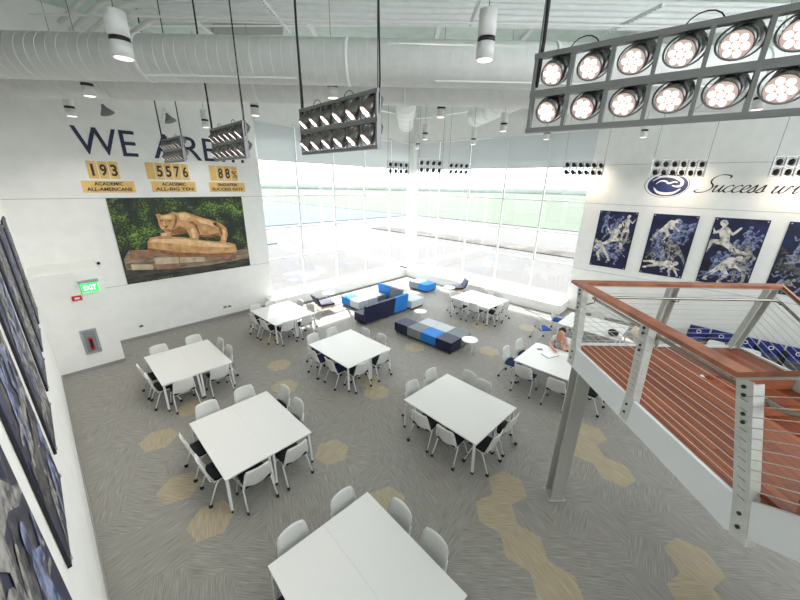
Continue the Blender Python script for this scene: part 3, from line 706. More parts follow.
LAY = [
 [(.30,1.75,.45,2,1,1),(.62,1.72,.42,4,1,-1),(1.02,1.62,.5,2,0,1),(.62,1.12,.7,0,0,1),(.36,.72,.62,1,0,-1),(.82,.55,.5,1,1,1),(.95,.95,.42,4,3,-1)],
 [(.42,1.70,.62,1,0,1),(.82,1.62,.42,2,1,1),(1.05,1.55,.42,4,1,-1),(.34,1.08,.48,2,1,1),(.66,.98,.48,2,3,-1),(1.0,.92,.6,1,3,-1),(.55,.42,.62,3,0,1),(.95,.35,.4,1,0,-1)],
 [(.42,1.40,.82,0,0,-1),(.92,1.60,.4,2,1,1),(1.05,1.45,.4,4,1,-1),(.52,.62,.7,1,0,1),(.98,.78,.7,2,3,-1),(.28,.32,.42,3,1,1)],
 [(.85,1.65,.5,4,1,1),(.4,1.5,.45,2,1,-1),(.7,1.15,.62,3,3,1),(.45,.8,.7,3,2,-1),(.9,.45,.6,1,1,1),(.35,.3,.4,1,3,1)],
 [(.35,1.6,.55,1,0,1),(.85,1.5,.65,0,3,-1),(.5,.9,.75,4,0,1),(.9,.6,.6,2,1,1),(.4,.35,.5,3,1,-1)],
 [(.6,1.45,.85,4,3,1),(.95,.8,.75,1,3,-1),(.4,.7,.7,2,0,1),(.75,.3,.5,3,1,1),(.3,1.8,.4,2,1,-1)]]
def poster(y_start, side, lay, label):
    """y_start: left edge as seen from the room"""
    if side == 'B': e = empty('athlete_poster', (0,y_start,2.18), 0)
    else: e = empty('athlete_poster', (XC,y_start,2.18), PI)
    tag(e, label, 'poster', 'blue athlete collage posters')
    MB().b2(-.028, -.022, -W_, 0, 0, H_).build('print_sheet', M['posternavy'], e)
    mb = MB()
    mb.b2(-.022, -.002, -W_, 0, H_-.02, H_).b2(-.022,-.002,-W_,0,0,.02).b2(-.022,-.002,-.02,0,.02,H_-.02).b2(-.022,-.002,-W_,-W_+.02,.02,H_-.02)
    mb.build('edge_frame', M['black'], e)
    mb = MB()
    rp = random.Random(int(-y_start*100))
    for q in range(9):
        figure(mb, .18+.92*rp.random(), .3+1.6*rp.random(), .34+.16*rp.random(), POSES[rp.randrange(5)], rp.choice((1,2,3,1) if side == 'B' else (2,3,2,3)), rp.choice((-1,1)))
    for v in mb.bm.verts: v.co.x += .004
    for (s, z, sc, pi, mi, mr) in lay: figure(mb, s, z, sc*(1.0 if side == 'B' else 1.15), POSES[pi], mi if side == 'B' else (3,1,2,3)[mi], mr)
    for v in mb.bm.verts: v.co.x -= .0075; v.co.y = -min(max(v.co.y,.03),W_-.03); v.co.z = min(max(v.co.z,.03),H_-.03)
    mb.build('printed_figures', [M['fig1'],M['fig2'],M['fig3'],M['fig4']], e)
    mb = MB()
    for yy in (-.05,-W_+.05):
        for zz in (.05,H_-.05): mb.disc((-.03,yy,zz), .022, (-1,0,0), .012, 10)
    mb.build('standoff_caps', M['aluminium'], e)
    return e
for k, (y, lab) in enumerate([(-10.04,'navy athlete poster nearest the right windows'),(-11.79,'navy athlete poster below the wall emblem'),(-13.47,'navy athlete poster with hurdling figure, third from right windows'),(-15.14,'navy athlete poster cut by the right picture edge')]):
    poster(y, 'B', LAY[k], lab)
for k, (y, lab) in enumerate([(-3.36,'farthest athlete poster on the left wall'),(-5.13,'second farthest athlete poster on the left wall'),(-6.88,'third farthest athlete poster on the left wall'),(-8.64,'fourth farthest athlete poster on the left wall'),(-10.38,'large athlete poster second nearest on the left wall'),(-12.12,'nearest athlete poster on left wall, at bottom left corner')]):
    poster(y, 'C', LAY[(k*2+1) % 6] if k < 5 else LAY[4], lab)

# ------------------------------------------------------------------ closet fittings
e = empty('exit_sign', (-14.87,-1.5,2.27), 0, 'green lit EXIT sign on the corner closet', 'exit sign')
MB().b2(-.2,.2,-.1,0,.26,.33).build('bracket', M['aluminium'], e)
MB().b2(-.17,.17,-.06,-.04,0,.25).build('sign_panel', M['exitgreen'], e)
t = text_mesh('EXIT', .2, M['exitletter'], 'sign_text', Matrix.Translation((-.13,-.064,.055)) @ Matrix.Rotation(PI/2,4,'X'), width=(.26,.14), bold=.004); t.parent = e
e = empty('fire_alarm', (-15.18,-1.5,2.08), 0, 'small red fire alarm strobe under the exit sign', 'fire alarm')
MB().b2(-.1,.1,-.05,0,0,.13,.01).build('housing', M['red'], e); MB().b2(-.05,.05,-.06,-.05,.04,.09).build('strobe_lens', M['white'], e)
e = empty('extinguisher_cabinet', (-15.17,-1.5,.5), 0, 'aluminium fire extinguisher cabinet on the closet front', 'cabinet')
MB().b2(-.17,.17,-.03,0,0,.72).build('cabinet_frame', M['aluminium'], e)
MB().b2(-.12,.12,-.036,-.03,.06,.66).build('door_glass', M['grey'], e)
MB().cyl((0,-.04,.12),(0,-.04,.5), .05, n=16).build('extinguisher', M['red'], e)
MB().b2(-.03,.03,-.1,-.036,.2,.46).build('door_lettering', M['black'], e)
e = empty('security_camera', (-14.45,-.03,2.74), 0, 'small dark dome camera on wall above the closet', 'camera')
MB().cyl((0,.03,0),(0,-.04,0), .07, n=16).build('mount', M['white'], e); MB().ball((0,-.05,0), .045).build('dome', M['black'], e)
for x, z, lab in ((-13.81,.44,'white wall outlet nearer the closet, low on the wall'), (-11.07,.43,'left one of the outlet pair low on the wall'), (-10.9,.42,'right one of the outlet pair low on the wall')):
    e = empty('wall_outlet', (x,-.012,z), 0, lab, 'outlet', 'wall outlets')
    MB().b2(-.06,.06,-.006,.006,-.04,.04).build('cover_plate', M['base'], e); MB().b2(-.02,.02,-.009,-.006,-.025,.025).build('socket', M['black'], e)

# ------------------------------------------------------------------ tables
def make_table():
    e = empty('flip_table')
    MB().b2(-.3885,.3885,-.93,.93,.712,.737,.002).build('tabletop', M['white'], e)
    MB().b2(-.33,.33,-.86,-.83,.66,.71).b2(-.33,.33,.83,.86,.66,.71).b2(-.02,.02,-.83,.83,.67,.71).build('under_frame', M['white_metal'], e)
    for sx in (-1,1):
        for sy in (-1,1):
            l = MB().bar((sx*.35,sy*.87,.71),(sx*.365,sy*.90,.06), .04, .04).build('leg', M['white_metal'], e)
            MB().cyl((sx*.366-.012,sy*.90,.03),(sx*.366+.012,sy*.90,.03), .03, n=14).build('caster', M['black'], l)
    return e
def make_chair(seat):
    e = empty('mesh_chair')
    MB().b2(-.22,.22,-.19,.22,.44,.485,.02).build('seat', seat, e)
    # backrest shell: curved grid with thickness
    mb = MB(); nx, nz = 8, 8; V = {}
    for side in (0,1):
        for i in range(nx+1):
            for j in range(nz+1):
                v = j/nz; u = (i/nx-.5)*2
                hw = .24-.038*v-(.022*max(0,(v-.8)/.2)**3)-(.05*max(0,(.12-v)/.12)**2)
                zz = .46+.40*v-.012*u**4*(v > .8)
                yy = -.22-.075*v+.055*u*u*(1-.35*v)+.03*(1-v)**3
                V[side,i,j] = mb.bm.verts.new((u*hw, yy-(.014 if side else 0), zz))
    for side in (0,1):
        for i in range(nx):
            for j in range(nz):
                f = mb.bm.faces.new((V[side,i,j],V[side,i+1,j],V[side,i+1,j+1],V[side,i,j+1])); f.smooth = True
    for i in range(nx):
        for j in (0,nz): mb.bm.faces.new((V[0,i,j],V[0,i+1,j],V[1,i+1,j],V[1,i,j]))
    for j in range(nz):
        for i in (0,nx): mb.bm.faces.new((V[0,i,j],V[0,i,j+1],V[1,i,j+1],V[1,i,j]))
    mb.build('backrest', M['mesh_white'], e)
    MB().tube([(-.21,-.16,.43),(-.2,.2,.43),(.2,.2,.43),(.21,-.16,.43),(-.21,-.16,.43)], .012, 8).tube([(-.21,-.1,.43),(-.225,-.2,.5),(-.21,-.24,.66)], .012, 8).tube([(.21,-.1,.43),(.225,-.2,.5),(.21,-.24,.66)], .012, 8).build('seat_frame', M['white_metal'], e)
    for sx in (-1,1):
        for sy in (-1,1):
            l = MB().tube([(sx*.2,sy*.06,.43),(sx*.23,sy*.12,.4),(sx*.25,sy*.26-.01,.06)], .013, 8).build('leg', M['white_metal'], e)
            MB().cyl((sx*.25-.018,sy*.26-.01,.033),(sx*.25+.018,sy*.26-.01,.033), .033, n=12).build('caster', M['black'], l)
    return e
tbl0 = make_table(); ch_black = make_chair(M['black_seat']); ch_blue = make_chair(M['blue_seat']); ch_navy = make_chair(M['navy_seat'])
used = {}
def inst(proto, loc, rz, label, group, cat):
    if proto.name not in used: used[proto.name] = 1; o = proto
    else: o = copy_tree(proto)
    o.location = loc; o.rotation_euler = (0,0,rz); o['label'] = label; o['group'] = group; o['category'] = cat
    return o
cornername = {'+Y': ('left','back'), '+X': ('back','right'), '-X': ('left','front'), '-Y': ('front','right')}
sidename = {'+Y': 'upper-left', '+X': 'upper-right', '-X': 'lower-left', '-Y': 'lower-right'}
TABS = [
 (-10.09,-10.42,-2.07,'the table right of centre','k',{'+Y':[(-.25,1.2),(.5,1.22)],'+X':[(1.12,.45),(1.02,-.01)],'-X':[(-.98,.34),(-.98,-.3)],'-Y':[(-.38,-1.12),(.3,-1.12)]}),
 (-13.57,-7.96,-.99,'the left foreground table','k',{'+Y':[(-.36,1.26),(.4,1.26)],'+X':[(1.1,.6),(1.05,-.05)],'-X':[(-1.0,.46),(-.98,-.3)],'-Y':[(-.34,-1.14),(.34,-1.16)]}),
 (-13.56,-4.25,-.59,'the table under the lion picture','k',{'+Y':[(-.37,1.21),(.5,1.23)],'+X':[(1.0,.4),(1.0,-.22)],'-X':[(-1.0,.24),(-.97,-.4)],'-Y':[(-.41,-1.16),(.4,-1.14)]}),
 (-10.09,-2.82,.46,'the table at the left window','k',{'+Y':[(-.5,1.15),(.1,1.15)],'+X':[(1.0,.4),(1.05,-.3)],'-X':[(-1.02,.3),(-.98,-.4)],'-Y':[(-.41,-1.14),(.3,-1.14)]}),
 (-10.08,-6.64,-.4,'the middle table before the sofa','b',{'+Y':[(-.42,1.26),(.26,1.24)],'+X':[(1.0,.42),(1.07,-.24)],'-X':[(-1.0,.42),(-.98,-.35)],'-Y':[(-.42,-1.12),(.36,-1.12)]}),
 (-13.77,-11.52,-3.45,'the table at the bottom edge','k',{'+Y':[(-.32,1.13),(.48,1.08)],'+X':[(.98,.3),(.96,-.34)],'-X':[(-1.05,.5)]}),
 (-3.50,-7.03,-2.5,'the table at the right window','k',{'+Y':[(-.3,1.2)],'+X':[(1.0,.35),(1.0,-.35)],'-X':[(-1.0,.45),(-.98,-.29)],'-Y':[(-.35,-1.15),(.35,-1.12)]}),
 (-6.65,-11.33,-.32,'the table with the seated person','b',{'+Y':[(-.42,1.36),(.3,1.3)],'-X':[(-1.12,.52),(-1.14,-.3)],'-Y':[(-.4,-1.25),(.35,-1.2)]}),
 (-3.09,-11.25,-1.0,'the table behind the landing rail','b',{'+Y':[(.3,1.5)],'+X':[(1.05,0.1)]}),
 (-3.1,-14.7,0,'the table by the stadium seats','k',{'+X':[(1.02,.3),(1.02,-.45)],'-X':[(-1.0,0)]})]
for (cx, cy, th, name, sc_, chairs) in TABS:
    R = math.radians(th)
    for s_, nm_ in ((-1,'left'),(1,'right')):
        x = cx+s_*.389*math.cos(R); y = cy+s_*.389*math.sin(R)
        inst(tbl0, (x,y,0), R, 'white rectangular table, %s half of %s' % ({'left':'lower-left','right':'upper-right'}[nm_], name), 'white tables pushed together in pairs', 'table')
    for side, lst in chairs.items():
        for k, (ox, oy) in enumerate(lst):
            if side == '+Y': rz = PI; d = (0,-.28)
            elif side == '-Y': rz = 0; d = (0,.28)
            elif side == '+X': rz = PI/2; d = (-.28,0)
            else: rz = -PI/2; d = (.28,0)
            jit = random.uniform(-.07,.07)
            cc = cornername[side]
            # order: first is towards +Y / -X end
            corner = cc[0] if k == 0 else cc[1]
            lab = 'white mesh-back chair, %s edge of %s' % (sidename[side], name)
            if len(lst) > 1: lab += ', near its %s corner' % corner
            proto = ch_blue if (sc_ == 'b' and side in ('+Y','-X')) else ch_black
            if proto is ch_blue and 'rail' not in name: proto = ch_navy
            inst(proto, (cx+ox+d[0], cy+oy+d[1], 0), rz+R+jit, lab, 'white mesh-back chairs around the tables', 'chair')
# loose chairs with bright blue seats near the right window ledge
inst(ch_blue, (-4.0,-9.9,0), math.radians(-128), 'white chair with bright blue seat, standing free near the right window ledge', 'white mesh-back chairs around the tables', 'chair')

# ------------------------------------------------------------------ lounge furniture
def module_bench(name, x0, y0, cells, label, cat='bench', zt=.42, cw=.63, cd=.6):
    """cells: list of (i, j, mat, back) ; i along +x, j along -y"""
    e = empty(name, (x0,y0,0), 0, label, cat)
    for i, j, m in cells:
        MB().b2(i*cd+.004, (i+1)*cd-.004, -(j+1)*cw+.004, -j*cw-.004, .09, zt, .018).build('seat_cushion', M[m], e)
    xs = [c[0] for c in cells]; ys = [c[1] for c in cells]
    MB().b2(.03, (max(xs)+1)*cd-.03, -(max(ys)+1)*cw+.03, -.03, .06, .088).build('plinth', M['black'], e) if True else None
    for i in (0, max(xs)+1):
        for j in (0, max(ys)+1):
            px = .07 if i == 0 else i*cd-.07; py = -.07 if j == 0 else -(j*cw-.07)
            MB().cyl((px,py,0),(px,py,.06), .025, n=10).build('foot', M['black'], e)
    return e
module_bench('modular_bench', -7.29, -5.75, [(0,0,'navy'),(0,1,'grey'),(0,2,'bright'),(0,3,'navy'),(1,1,'lgrey'),(1,2,'lgrey'),(1,3,'grey')], 'long low bench of navy, grey and bright blue cushions on open floor')
module_bench('modular_bench', -6.88, -2.05, [(0,0,'bright'),(0,1,'lgrey'),(1,0,'lgrey'),(1,1,'lgrey'),(2,0,'lgrey'),(2,1,'grey')], 'low white and blue bench in front of the left window ledge', cw=.6, cd=.56)
module_bench('modular_bench', -2.78, -2.45, [(0,0,'grey'),(0,1,'bright')], 'small grey and bright blue bench near the window corner', cw=.6, cd=.8)
# sofa with its back to the camera
e = empty('modular_sofa', (-7.7,-4.6,0), 0, 'navy and bright blue sofa with its back to the camera', 'sofa')
for k, m in enumerate(('navy','navy','bright')):
    x0 = k*.8
    MB().b2(x0+.004,x0+.796,.14,.66,.09,.42,.02).build('seat_cushion', M[m], e)
    bk = MB().b2(x0+.004,x0+.796,0,.14,.09,.80,.02)
    for v in bk.bm.verts:
        if v.co.z > .5: v.co.y -= .08
    bk.build('back_cushion', M[m], e)
MB().b2(.04,2.36,.04,.62,.06,.088).build('plinth', M['black'], e)
for x in (.08,1.2,2.32):
    for y in (.08,.58): MB().cyl((x,y,0),(x,y,.06), .025, n=10).build('foot', M['black'], e)
e = empty('modular_sofa', (-5.15,-2.65,0), 0, 'blue and grey sofa facing right, at the end of the navy sofa', 'sofa')
for k, m in enumerate(('bright','grey')):
    y0 = -k*.76
    bk = MB().b2(0,.14,y0-.756,y0-.004,.09,.82,.02)
    for v in bk.bm.verts:
        if v.co.z > .5: v.co.x -= .06
    bk.build('back_cushion', M[m], e)
for k, m in enumerate(('lgrey','lgrey','lgrey')):
    MB().b2(.145 if k < 2 else 0,.85,-.76*k-.756 if k < 2 else -2.08,-.76*k-.004,.09,.42,.02).build('seat_cushion', M[m], e)
MB().b2(.04,.81,-2.04,-.04,.06,.088).build('plinth', M['black'], e)
for x in (.08,.76):
    for y in (-.1,-2.0): MB().cyl((x,y,0),(x,y,.06), .025, n=10).build('foot', M['black'], e)
def lounge_chair(loc, rz, label):
    e = empty('lounge_chair', loc, rz, label, 'armchair', 'navy lounge chairs')
    MB().b2(-.3,.3,-.28,.32,.32,.42,.03).build('seat', M['navy'], e)
    bk = MB().b2(-.3,.3,-.36,-.27,.36,.78,.03)
    for v in bk.bm.verts:
        if v.co.z > .5: v.co.y -= .16
    bk.build('backrest', M['navy'], e)
    MB().b2(-.28,.28,-.26,.28,.24,.315,.01).build('wood_base', M['chairwood'], e)
    for sx in (-1,1):
        for sy in (-1,1): MB().cyl((sx*.22,sy*.2,.25),(sx*.27,sy*.26,0), .016, .012, 10).build('leg', M['white_metal'], e)
lounge_chair((-7.85,-2.2,0), math.radians(-100), 'navy lounge chair by the left window, nearest the left tables')
lounge_chair((-1.75,-4.75,0), math.radians(50), 'navy lounge chair by the right window ledge')
def side_table(x, y, R, label):
    e = empty('side_table', (x,y,0), 0, label, 'side table', 'small round white tables')
    MB().cyl((0,0,.475),(0,0,.5), R, n=32).build('tabletop', M['white'], e)
    MB().cyl((0,0,.455),(0,0,.475), .07, n=16).build('hub', M['white_metal'], e)
    for k in range(3):
        a = k*2*PI/3+.4; MB().cyl((.05*math.cos(a),.05*math.sin(a),.46),(.2*math.cos(a),.2*math.sin(a),0), .01, n=8).build('leg', M['white_metal'], e)
side_table(-5.92,-5.85,.25,'small round white table between sofa and long bench')
side_table(-6.72,-8.6,.26,'small round white table at the near end of the long bench')
side_table(-2.4,-4.75,.28,'small round white table beside the right lounge chair')
side_table(-7.15,-1.5,.26,'small round white table beside the left lounge chair')

# beige armchair seen through the rail
e = empty('beige_armchair', (-2.15,-12.75,0), math.radians(120), 'beige rounded armchair seen through the landing rail', 'armchair')
MB().b2(-.3,.3,-.3,.3,.2,.42,.05).build('seat', M['beige'], e)
MB().tube([(-.34,.25,.45),(-.36,-.2,.55),(-.2,-.36,.68),(.2,-.36,.68),(.36,-.2,.55),(.34,.25,.45)], .1, 12).build('wrap_back', M['beige'], e)
for sx in (-1,1):
    for sy in (-1,1): MB().cyl((sx*.22,sy*.22,.22),(sx*.25,sy*.25,0), .02, n=8).build('leg', M['chairwood'], e)
# things on the far table
e = empty('backpack', (-3.62,-11.95,.738), .4, 'dark backpack lying on the table behind the landing rail', 'backpack')
MB().ball((0,0,.1), .16, (1.3,.9,.62), 12).build('bag_body', M['black_seat'], e); MB().tube([(-.1,-.1,.12),(0,-.17,.16),(.1,-.1,.12)], .012, 6).build('strap', M['black'], e); MB().ball((.02,-.1,.07), .09, (1.1,.7,.6), 10).build('front_pocket', M['blue_seat'], e)

# blue stadium seats along the poster wall
def stadium_seat():
    e = empty('stadium_seat')
    MB().box((.0,-.02,.46),(.54,.05,.42), Euler((-.16,0,0)), .015).build('seat_back', M['bluekit'], e)
    MB().box((0,-.22,.33),(.5,.32,.05), Euler((-.12,0,0)), .02).build('seat_pan', M['bluekit'], e)
    MB().b2(-.29,-.265,-.38,.02,.1,.5,.005).build('arm_panel', M['black'], e); MB().b2(.265,.29,-.38,.02,.1,.5,.005).build('arm_panel', M['black'], e)
    MB().b2(-.29,-.25,-.2,0,0,.1).build('foot', M['black'], e); MB().b2(.25,.29,-.2,0,0,.1).build('foot', M['black'], e)
    r = MB()
    r.ring((0,-.052,.5), .055, .012, (0,-1,.16), 24, 6); r.build('round_logo', M['logo_white'], e)
    return e
st0 = stadium_seat()
ordn = ['first','second','third','fourth','fifth','sixth','seventh']
for k in range(7):
    inst(st0, (-.3,-13.98-.59*k,0), -PI/2, 'blue folding stadium seat on the poster wall, %s from the windows' % ordn[k], 'row of blue stadium seats', 'seat')

# ------------------------------------------------------------------ things on the person's table
def flat(name, c, d, rz, m, label, cat):
    o = MB().b2(-d[0]/2,d[0]/2,-d[1]/2,d[1]/2,0,d[2],.002).build(name, m); o.location = c; o.rotation_euler = (0,0,rz); return tag(o, label, cat)
e = empty('notebook', (-6.42,-11.0,.7385), -.4, 'open grey-edged notebook on the table before the person', 'book')
MB().b2(-.2,.2,-.14,.14,0,.008).build('cover', M['grey'], e); MB().b2(-.19,-.003,-.13,.13,.008,.018).build('page_block', M['paper'], e); MB().b2(.003,.19,-.13,.13,.008,.018).build('page_block', M['paper'], e)
flat('phone', (-6.28,-10.66,.7385), (.08,.15,.01), .7, M['pen'], 'dark phone beside the notebook near the table corner', 'phone')
flat('paper_sheet', (-6.12,-11.3,.7385), (.22,.3,.003), .2, M['paper'], 'loose white paper on the table in front of the person', 'paper')
flat('paper_sheet', (-6.3,-11.62,.7385), (.22,.3,.003), .5, M['paper'], 'loose white paper near the landing column side of the table', 'paper')

# ------------------------------------------------------------------ person
def skinned(name, verts, edges, m, parent, sub=2, root=0):
    me = bpy.data.meshes.new(name); me.from_pydata([v[:3] for v in verts], edges, []); me.materials.append(m)
    o = bpy.data.objects.new(name, me); C.objects.link(o)
    s = o.modifiers.new('Skin', 'SKIN'); s.use_smooth_shade = True
    for i, v in enumerate(verts):
        r = v[3]; me.skin_vertices[0].data[i].radius = (r, r) if not isinstance(r, tuple) else r; me.skin_vertices[0].data[i].use_root = (i == root)
    ss = o.modifiers.new('Sub', 'SUBSURF'); ss.levels = sub; ss.render_levels = sub
    if parent: o.parent = parent
    return o
pe = empty('person', (-5.52,-11.0,0), math.radians(95), 'person with dark hair and pale shirt leaning on the table, hand on face', 'person')
# local: faces +Y, seat at z .48
V = [(0,-.02,.56,.13),(0,.02,.72,.125),(0,.07,.88,.13),(0,.12,1.0,.11),(0,.16,1.07,.05),(0,.2,1.13,.048),
 (-.17,.13,1.0,.058),(-.24,.3,.80,.045),(-.14,.44,.79,.034),(-.06,.36,1.0,.03),(-.05,.35,1.04,.03),
 (.17,.13,1.0,.058),(.25,.28,.80,.045),(.12,.48,.775,.034),(.04,.56,.77,.028),
 (-.1,.02,.53,.09),(-.13,.40,.52,.07),(-.13,.42,.1,.045),(-.13,.52,.05,.035),
 (.1,.02,.53,.09),(.13,.40,.52,.07),(.13,.42,.1,.045),(.13,.52,.05,.035)]
E_ = [(0,1),(1,2),(2,3),(3,4),(4,5),(3,6),(6,7),(7,8),(8,9),(9,10),(3,11),(11,12),(12,13),(13,14),(0,15),(15,16),(16,17),(17,18),(0,19),(19,20),(20,21),(21,22)]
def sub_skin(name, idx, m, sc=1.0, root=0):
    mp = {k:i for i,k in enumerate(idx)}
    return skinned(name, [V[k][:3]+(V[k][3]*sc,) for k in idx], [(mp[a],mp[b]) for a,b in E_ if a in mp and b in mp], m, pe, 2, 0)
sub_skin('body', list(range(23)), M['skin'])
sub_skin('shirt', [0,1,2,3,6,11], M['shirt'], 1.12)
for nm_, a, b, c in (('sleeve',3,6,7),('sleeve',3,11,12)):
    A, B, D = Vector(V[a][:3]), Vector(V[b][:3]), Vector(V[c][:3])
    MB().tube([B.lerp(A,.25), B, B.lerp(D,.6)], [.074,.07,.062], 14).build(nm_, M['shirt'], pe)
sub_skin('trousers', [0,15,16,17,19,20,21], M['trousers'], 1.1)
for sx in (-1,1): MB().ball((sx*.13,.5,.045), .05, (1,2.1,.85), 10).build('shoe', M['black'], pe)
hd = MB().ball((0,.24,1.22), .1, (.86,1.02,1.15), 16)
hd.ball((0,.33,1.20), .02, (.8,1,1.3), 8).ball((-.085,.23,1.21), .022, (.5,1,1.3), 8).ball((.085,.23,1.21), .022, (.5,1,1.3), 8)
hd.build('head', M['skin'], pe)
MB().ball((-.035,.325,1.235), .011).ball((.035,.325,1.235), .011).build('eyes', M['black'], pe)
MB().ball((0,.33,1.155), .018, (1.4,.5,.4), 8).build('mouth', mat('lip', rgb(170,96,88), .5), pe)
hr = MB().ball((0,.205,1.265), .108, (.9,1.0,1.02), 16); hr.build('hair', M['hair'], pe)
def hand(c, fd, up, side):
    c = Vector(c); fd = Vector(fd).normalized(); up = Vector(up).normalized(); r = fd.cross(up).normalized()
    vs = [tuple(c-fd*.02)+(.022,), tuple(c+fd*.03)+((.03),)]; es = [(0,1)]
    mb = MB()
    mb.ball(c+fd*.02, .036, (1,1,.8), 10)
    for k in range(4):
        b = c+fd*.04+r*(k-1.5)*.019; L = (.055,.065,.06,.045)[k]
        mb.tube([b, b+fd*L*.5+up*.003, b+fd*L*.85-up*.015, b+fd*L-up*.03], [.0095,.009,.008,.006], 8)
    b = c+r*side*.03; mb.tube([b, b+fd*.02+r*side*.02, b+fd*.045+r*side*.022-up*.012], [.011,.01,.007], 8)
    mb.build('hand', M['skin'], pe)
hand((-.05,.345,1.06), (.15,-.1,1), (0,1,.1), 1)
hand((.03,.575,.775), (-.5,.8,0), (0,0,1), 1)
inst(ch_black, (-5.42,-11.0,0), math.radians(95), 'white chair occupied by the person with dark hair', 'white mesh-back chairs around the tables', 'chair')

# ------------------------------------------------------------------ landing
ZD = 2.85; FT = .3; RH_ = 1.04
d_ = Vector((-.7290,-.6845,0)).normalized(); n_ = Vector((d_.y,-d_.x,0)); n_ = n_ if n_.y > 0 else -n_   # n_: outward on the near side
g_ = -d_                                        # outward on the end side
P1 = Vector((-10.1,-12.37,ZD)); P2 = P1+d_*2.75; P4 = P1-n_*2.62; P5 = P2-n_*1.31
UP = Vector((d_.x,d_.y,.65)); DN = Vector((d_.x,d_.y,-.5))
F = P4+d_*.85; K = F+n_*1.31
e = empty('stair_landing', (P1.x,P1.y,0), 0, 'wood-decked stair landing with white fascia and cable railing, on a grey steel column', 'landing')
org = Vector((P1.x,P1.y,0)); Z = Vector((0,0,1))
def lv(p): return Vector(p)-org
mb = MB(); mb.poly([lv(p)-Z*.04 for p in (P1,P2,P5,K,F,P4)], (0,0,1), .04); mb.build('deck_boards', M['deck'], e)
mb = MB(); mb.poly([lv(p)-Z*FT for p in (P1,P2,P5,K,F,P4)], (0,0,1), .02); mb.build('soffit', M['fascia'], e)
def sweep(pts, w, h, sides=None):
    """rectangular section swept along pts, mitred in plan"""
    mb = MB(); R_ = []
    for i, p in enumerate(pts):
        ds = []
        if i > 0: q = (p-pts[i-1]); ds.append(Vector((q.x,q.y,0)).normalized())
        if i < len(pts)-1: q = (pts[i+1]-p); ds.append(Vector((q.x,q.y,0)).normalized())
        t = sum(ds, Vector()).normalized(); m = Vector((-t.y,t.x,0)); k = 1/max(.3, m.dot(Vector((-ds[0].y,ds[0].x,0))))
        R_.append([mb.bm.verts.new(lv(p+m*(k*w/2*a)+Z*(h/2*b))) for a, b in ((-1,-1),(1,-1),(1,1),(-1,1))])
    for A, B in zip(R_, R_[1:]):
        for k in range(4): mb.bm.faces.new((A[k],A[(k+1)%4],B[(k+1)%4],B[k]))
    mb.bm.faces.new(R_[0][::-1]); mb.bm.faces.new(R_[-1]); return mb
fz = Z*(-FT/2+.015); o_ = .02
for pts in ([P2+n_*o_, P1+n_*o_+g_*o_], [P1+n_*o_+g_*o_, P4-n_*o_+g_*o_], [P4-n_*o_+g_*o_, F-n_*o_]):
    sweep([p+fz for p in pts], .04, FT+.03).build('fascia', M['fascia'], e)
sweep([P2+n_*o_+fz, P2+n_*o_+UP*2.4+fz], .04, FT+.05).build('stair_stringer', M['fascia'], e)
sweep([P5+fz, P5+UP*2.4+fz], .04, FT).build('stair_stringer', M['fascia'], e)
sweep([F-n_*o_+fz, F-n_*o_+DN*4.3+fz], .04, FT).build('stair_stringer', M['fascia'], e)
sweep([K+fz, K+DN*4.3+fz], .04, FT).build('stair_stringer', M['fascia'], e)
def tread(c0, width_from, k, rise, run, up=True):
    a = c0+d_*(run*k)+Z*(rise*(k+1) if up else -rise*(k+1))
    q = [a, a+d_*(run+.03), a+d_*(run+.03)-n_*1.27, a-n_*1.27]
    mb = MB(); mb.poly([lv(p)-Z*.045 for p in q], (0,0,1), .045); mb.build('tread', M['deck'], e)
    r0 = a if up else a
    mb = MB(); rr0 = [a+d_*.01, a+d_*.01-n_*1.27, a+d_*.01-n_*1.27-Z*(rise-.0), a+d_*.01-Z*(rise-.0)] if up else [a, a-n_*1.27, a-n_*1.27+Z*(rise-.045), a+Z*(rise-.045)]
    mb.poly([lv(p)-Z*(.046 if up else 0) for p in rr0], tuple(d_), .012); mb.build('riser', M['wood_rail'], e)
for k in range(8): tread(P2-n_*.02, None, k, .182, .28)
for k in range(15): tread(K-n_*.02, None, k, .182, .33, False)
LNEAR, LFAR = .10, .2
def near(sv, t): return P1+d_*sv+n_*(.045+LNEAR*t)+Z*(RH_*t)
def line_at(t):
    g = g_*(.045)
    pn = near(2.80-.24*t, t)
    return [pn+UP*2.3, pn, P1+n_*(.045+LNEAR*t)+g-g_*.1*t+Z*(RH_*t), P4-n_*(.045+LFAR*t)+g-g_*.1*t+Z*(RH_*t), P4-n_*(.045+LFAR*t)+g-g_*.1*t+Z*(RH_*t)+DN*4.1]
def post(b0, top, n, w=.13, drop=FT-.02):
    """outer face plate with two side plates; n outward"""
    o = MB(); t_ = Vector((-n.y,n.x,0))
    vv = (top-b0)/max(.1,(top-b0).z); vv = vv-n*vv.dot(n); lo = b0-vv*drop+n*.03
    def pl(off, th, wd, ax):
        o.bar(lv(lo+off), lv(b0+n*.03+off), th, wd, up=tuple(ax)); o.bar(lv(b0+n*.03+off), lv(top+n*.0+off), th, wd, up=tuple(ax))
    pl(n*.012, w, .012, n); pl(t_*(w/2-.006)-n*.03, .012, .08, n); pl(-t_*(w/2-.006)-n*.03, .012, .08, n)
    po = o.build('post', M['post'], e)
    v = top-b0
    for t in (.95,.885,.74,.675):
        MB().disc(lv(b0+v*t+n*.03*(1-t)+n*.018), .015, n, .012, 12).build('bolt', M['bolt'], po)
    for t in (.06,.17): MB().disc(lv(b0-vv*t+n*.048), .015, n, .012, 12).build('bolt', M['bolt'], po)
    for k in range(11):
        t = .07+k*.078
        MB().bar(lv(b0+v*t+n*(.03*(1-t)+.0185)-t_*.03), lv(b0+v*t+n*(.03*(1-t)+.0185)+t_*.03), .004, .003).build('cable_slot', M['bolt'], po)
